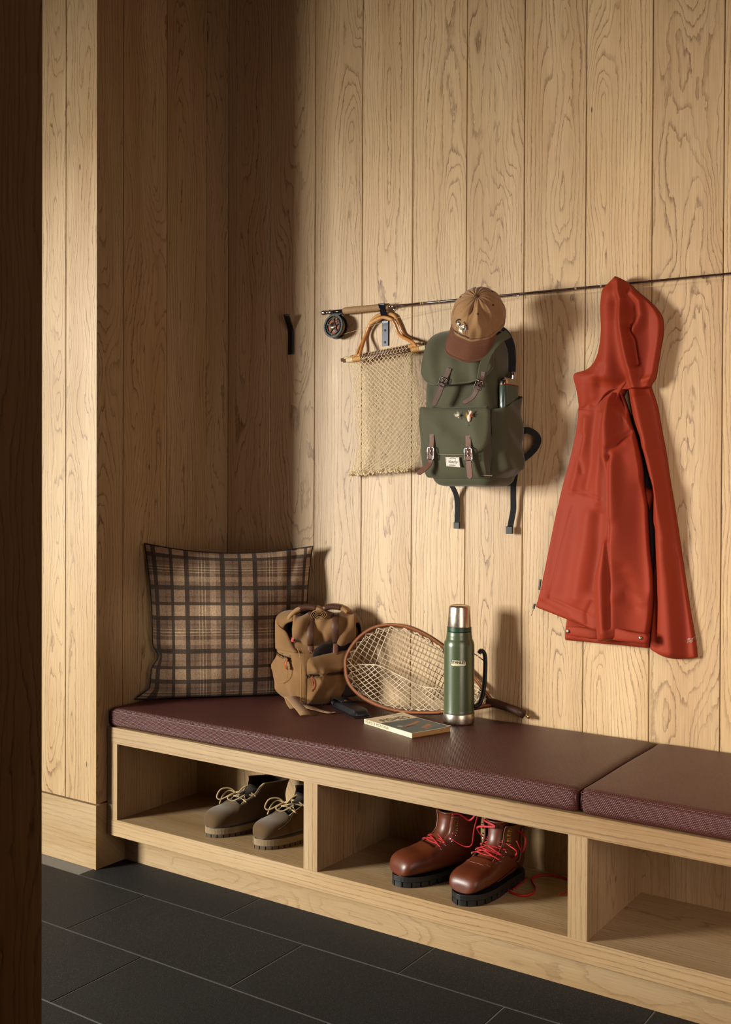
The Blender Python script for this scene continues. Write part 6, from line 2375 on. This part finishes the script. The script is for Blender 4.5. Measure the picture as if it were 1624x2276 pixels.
    obj('cord', *tube(smooth_path([p - np.array((0, 0, .02)), p + nn * .006 - np.array((-.006, 0, .05)), p + nn * .008 - np.array((.000, 0, .066)), p + nn * .010 - np.array((.022, 0, .074))], 6), .0012, 5), CANVAS_L, sl)
    # ---- top: open hood at left, rolled-over lid with straps
    a0 = np.array((.372, -.150, z0 + .218))
    hood_o = smooth_path([(.368, -.158, z0 + .160), (.360, -.150, z0 + .218), (.356, -.140, z0 + .256), (.375, -.130, z0 + .274), (.420, -.120, z0 + .282), (.455, -.135, z0 + .274)], 6)
    hood_i = smooth_path([(.500, -.195, z0 + .160), (.47, -.185, z0 + .180), (.440, -.180, z0 + .218), (.425, -.176, z0 + .222), (.430, -.170, z0 + .240), (.460, -.165, z0 + .252)], 6)
    hood_o = hood_o + np.array((.024, -.022, 0)) * np.linspace(.3, 1, len(hood_o))[:, None] ** 0
    hood_i = hood_i + np.array((.006, -.012, 0))
    H = []
    for a, b in zip(hood_o, hood_i):
        row = []
        for s in np.linspace(0, 1, 9):
            q = a * (1 - s) + b * s
            q = q + np.array((-.020, -.022, .0)) * math.sin(math.pi * s) * .5
            row.append(q)
        H.append(row)
    hd = obj('side_gusset', *grid(np.array(H)), CANVAS, t, True)
    m_ = hd.modifiers.new('thickness', 'SOLIDIFY')
    m_.thickness = .004
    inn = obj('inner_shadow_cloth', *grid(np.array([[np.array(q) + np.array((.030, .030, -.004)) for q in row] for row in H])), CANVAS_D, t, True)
    # lid: half-barrel roll lying across the top
    c0, c1 = np.array((.455, -.160, z0 + .222)), np.array((.622, -.050, z0 + .226))
    ax = (c1 - c0) / np.linalg.norm(c1 - c0)
    o_ = np.cross(ax, (0, 0, 1.0))
    o_ /= np.linalg.norm(o_)
    if o_[1] > 0:
        o_ = -o_
    LW = np.linalg.norm(c1 - c0)
    Lr = []
    for s in np.linspace(0, 1, 36):
        ring = []
        for q in np.linspace(-.95, 3.3, 26):
            r = .046 + .004 * math.sin(s * 12 + q * 2) + .004 * math.sin(s * 23 - q * 3) - .009 * math.exp(-((s - .38) / .05) ** 2 - ((q - .4) / .4) ** 2) - .007 * math.exp(-((s - .62) / .06) ** 2 - ((q + .2) / .3) ** 2)
            r *= 1 - .10 * abs(2 * s - 1) ** 4
            ring.append(c0 + ax * LW * s + o_ * r * math.cos(q) * 1.15 + np.array((0, 0, r * math.sin(q) * 1.08)))
        Lr.append(ring)
    ld = obj('lid', *grid(np.array(Lr)), CANVAS, t, True)
    m_ = ld.modifiers.new('thickness', 'SOLIDIFY')
    m_.thickness = .0045
    Lr = np.array(Lr)
    obj('lid_binding', *tube(Lr[0], .0024, 6), CANVAS_L, ld, True)
    obj('lid_binding', *tube(Lr[-1], .0024, 6), CANVAS_L, ld, True)
    obj('lid_binding', *tube(Lr[:, 0], .0022, 6), CANVAS_L, ld, True)
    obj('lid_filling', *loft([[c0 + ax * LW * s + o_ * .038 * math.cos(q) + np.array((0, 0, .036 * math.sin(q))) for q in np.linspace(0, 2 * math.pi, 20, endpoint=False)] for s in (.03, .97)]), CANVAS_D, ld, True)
    for s, w in ((.30, .020), (.70, .021)):
        i = int(s * 35)
        row = Lr[i][1:20] + (Lr[i][1:20] - (c0 + ax * LW * s)) * .12
        nr = row - (c0 + ax * LW * s)
        obj('leather_strap', *ribbon(row, w, .003, nr), SACK_STRAP, t, True)
        tip = [row[0] - np.array((0, 0, .002)), row[0] - np.array((0, 0, .020)) + o_ * .004, row[0] - np.array((0, 0, .040)) + o_ * .010]
        obj('strap_tip', *ribbon(smooth_path(tip, 5), w * .8, .0028, o_, None, True), TAN_LEATHER_L, t, True)
    obj('red_tag', *ribbon([Lr[0][3] + o_ * .002, Lr[0][3] - np.array((0, 0, .012)) + o_ * .003 - ax * .004], .012, .0012, o_ - ax), RED_TAG, t)
    # two padded shoulder straps folded over the top, and a rolled tail between
    def padstrap(pts, w, name, th=.012, mat=CANVAS_L):
        P = smooth_path(pts, 7)
        U = []
        cen = P.mean(0) - np.array((0, 0, .05))
        return obj(name, *ribbon(P, w, th, P - cen), mat, t, True), P, cen
    up = np.array((0, 0, 1.0))
    q0 = c0 + ax * LW * .22
    q1 = c0 + ax * LW * .62
    for q, s in ((q0, -1), (q1, 1)):
        ps, P, cen = padstrap([q - ax * .055 + up * .040 + o_ * -.01, q - ax * .040 + up * .058, q - ax * .005 + up * .070, q + ax * .035 + up * .066 + o_ * .005, q + ax * .055 + up * .054 + o_ * .01], .050, 'shoulder_pad', .014)
        mid = P[len(P) // 2 - 4:len(P) // 2 + 7]
        obj('leather_band', *ribbon(mid + (mid - cen) * .012, .052, .016, mid - cen), SACK_STRAP, ps, True)
    rc = c0 + ax * LW * .42 + up * .050 + o_ * .034
    sp = []
    for i in range(70):
        a = i * .33
        r = .003 + .00062 * i * .36
        sp.append(rc + ax * r * 1.5 * math.cos(a) + up * r * .85 * math.sin(a))
    obj('rolled_tail', *ribbon(sp, .030, .0018, np.array(sp) - rc), CANVAS_L, t, True)
    # right side of the collar behind the lid
    obj('collar', *ribbon(smooth_path([c0 + ax * LW * .9 + up * .040, c0 + ax * LW * 1.04 + up * .030 - o_ * .008, c0 + ax * LW * 1.10 + up * .002 - o_ * .01, c0 + ax * LW * 1.10 - up * .05 - o_ * .01], 6), .07, .006, (-ax * -1 + up * .4)), CANVAS, t, True)
    # webbing strap on the cushion in front
    zc = .5318
    k = [np.array((x, y, zc + h)) for (x, y), h in zip([(0.4837,-0.2055),(0.4934,-0.2349),(0.4927,-0.2533),(0.5058,-0.2794),(0.5283,-0.2983),(0.572,-0.3185),(0.621,-0.3419),(0.635,-0.332)], (.004, .010, .012, .010, .006, .003, .003, .003))]
    tail = smooth_path([(.500, -.222, zc + .004), (.535, -.250, zc + .012), (.560, -.268, zc + .015)], 6)
    A_, B_ = np.array([(0.5028,-0.2372),(0.6315,-0.3344)][0]), np.array([(0.5028,-0.2372),(0.6339,-0.3328)][1])
    d = np.array((B_[0] - A_[0], B_[1] - A_[1], 0))
    L = np.linalg.norm(d)
    d /= L
    pth = [np.array((A_[0], A_[1], zc)) + d * (L * s) + np.array((0, 0, h)) for s, h in ((.30, .0020), (.10, .008), (-.06, .018), (-.10, .024), (.0, .026), (.2, .022), (.5, .016), (.8, .010), (1.0, .004))]
    obj('webbing_strap', *ribbon(smooth_path(pth, 5), .034, .0024, np.array((-.25 * d[1] * 0, 0, 1)) + 0 * d), CANVAS_L, t, True)
    k2 = [np.array((x, y, zc + h)) for (x, y), h in zip([(0.5085,-0.2152),(0.571,-0.2332),(0.6306,-0.2516),(0.6707,-0.2571),(0.6809,-0.2415)], (.004, .003, .002, .002, .002))]
    obj('webbing_strap', *ribbon(smooth_path(k2, 5), .020, .0022, (0, 0, 1), [.026] * 8 + [.018] * 8 + [.008] * 5), CANVAS_L, t, True)
    return t


sack = rucksack()
sack.scale = (1.045, 1.045, 1.09)
sack.location.x -= 0.006
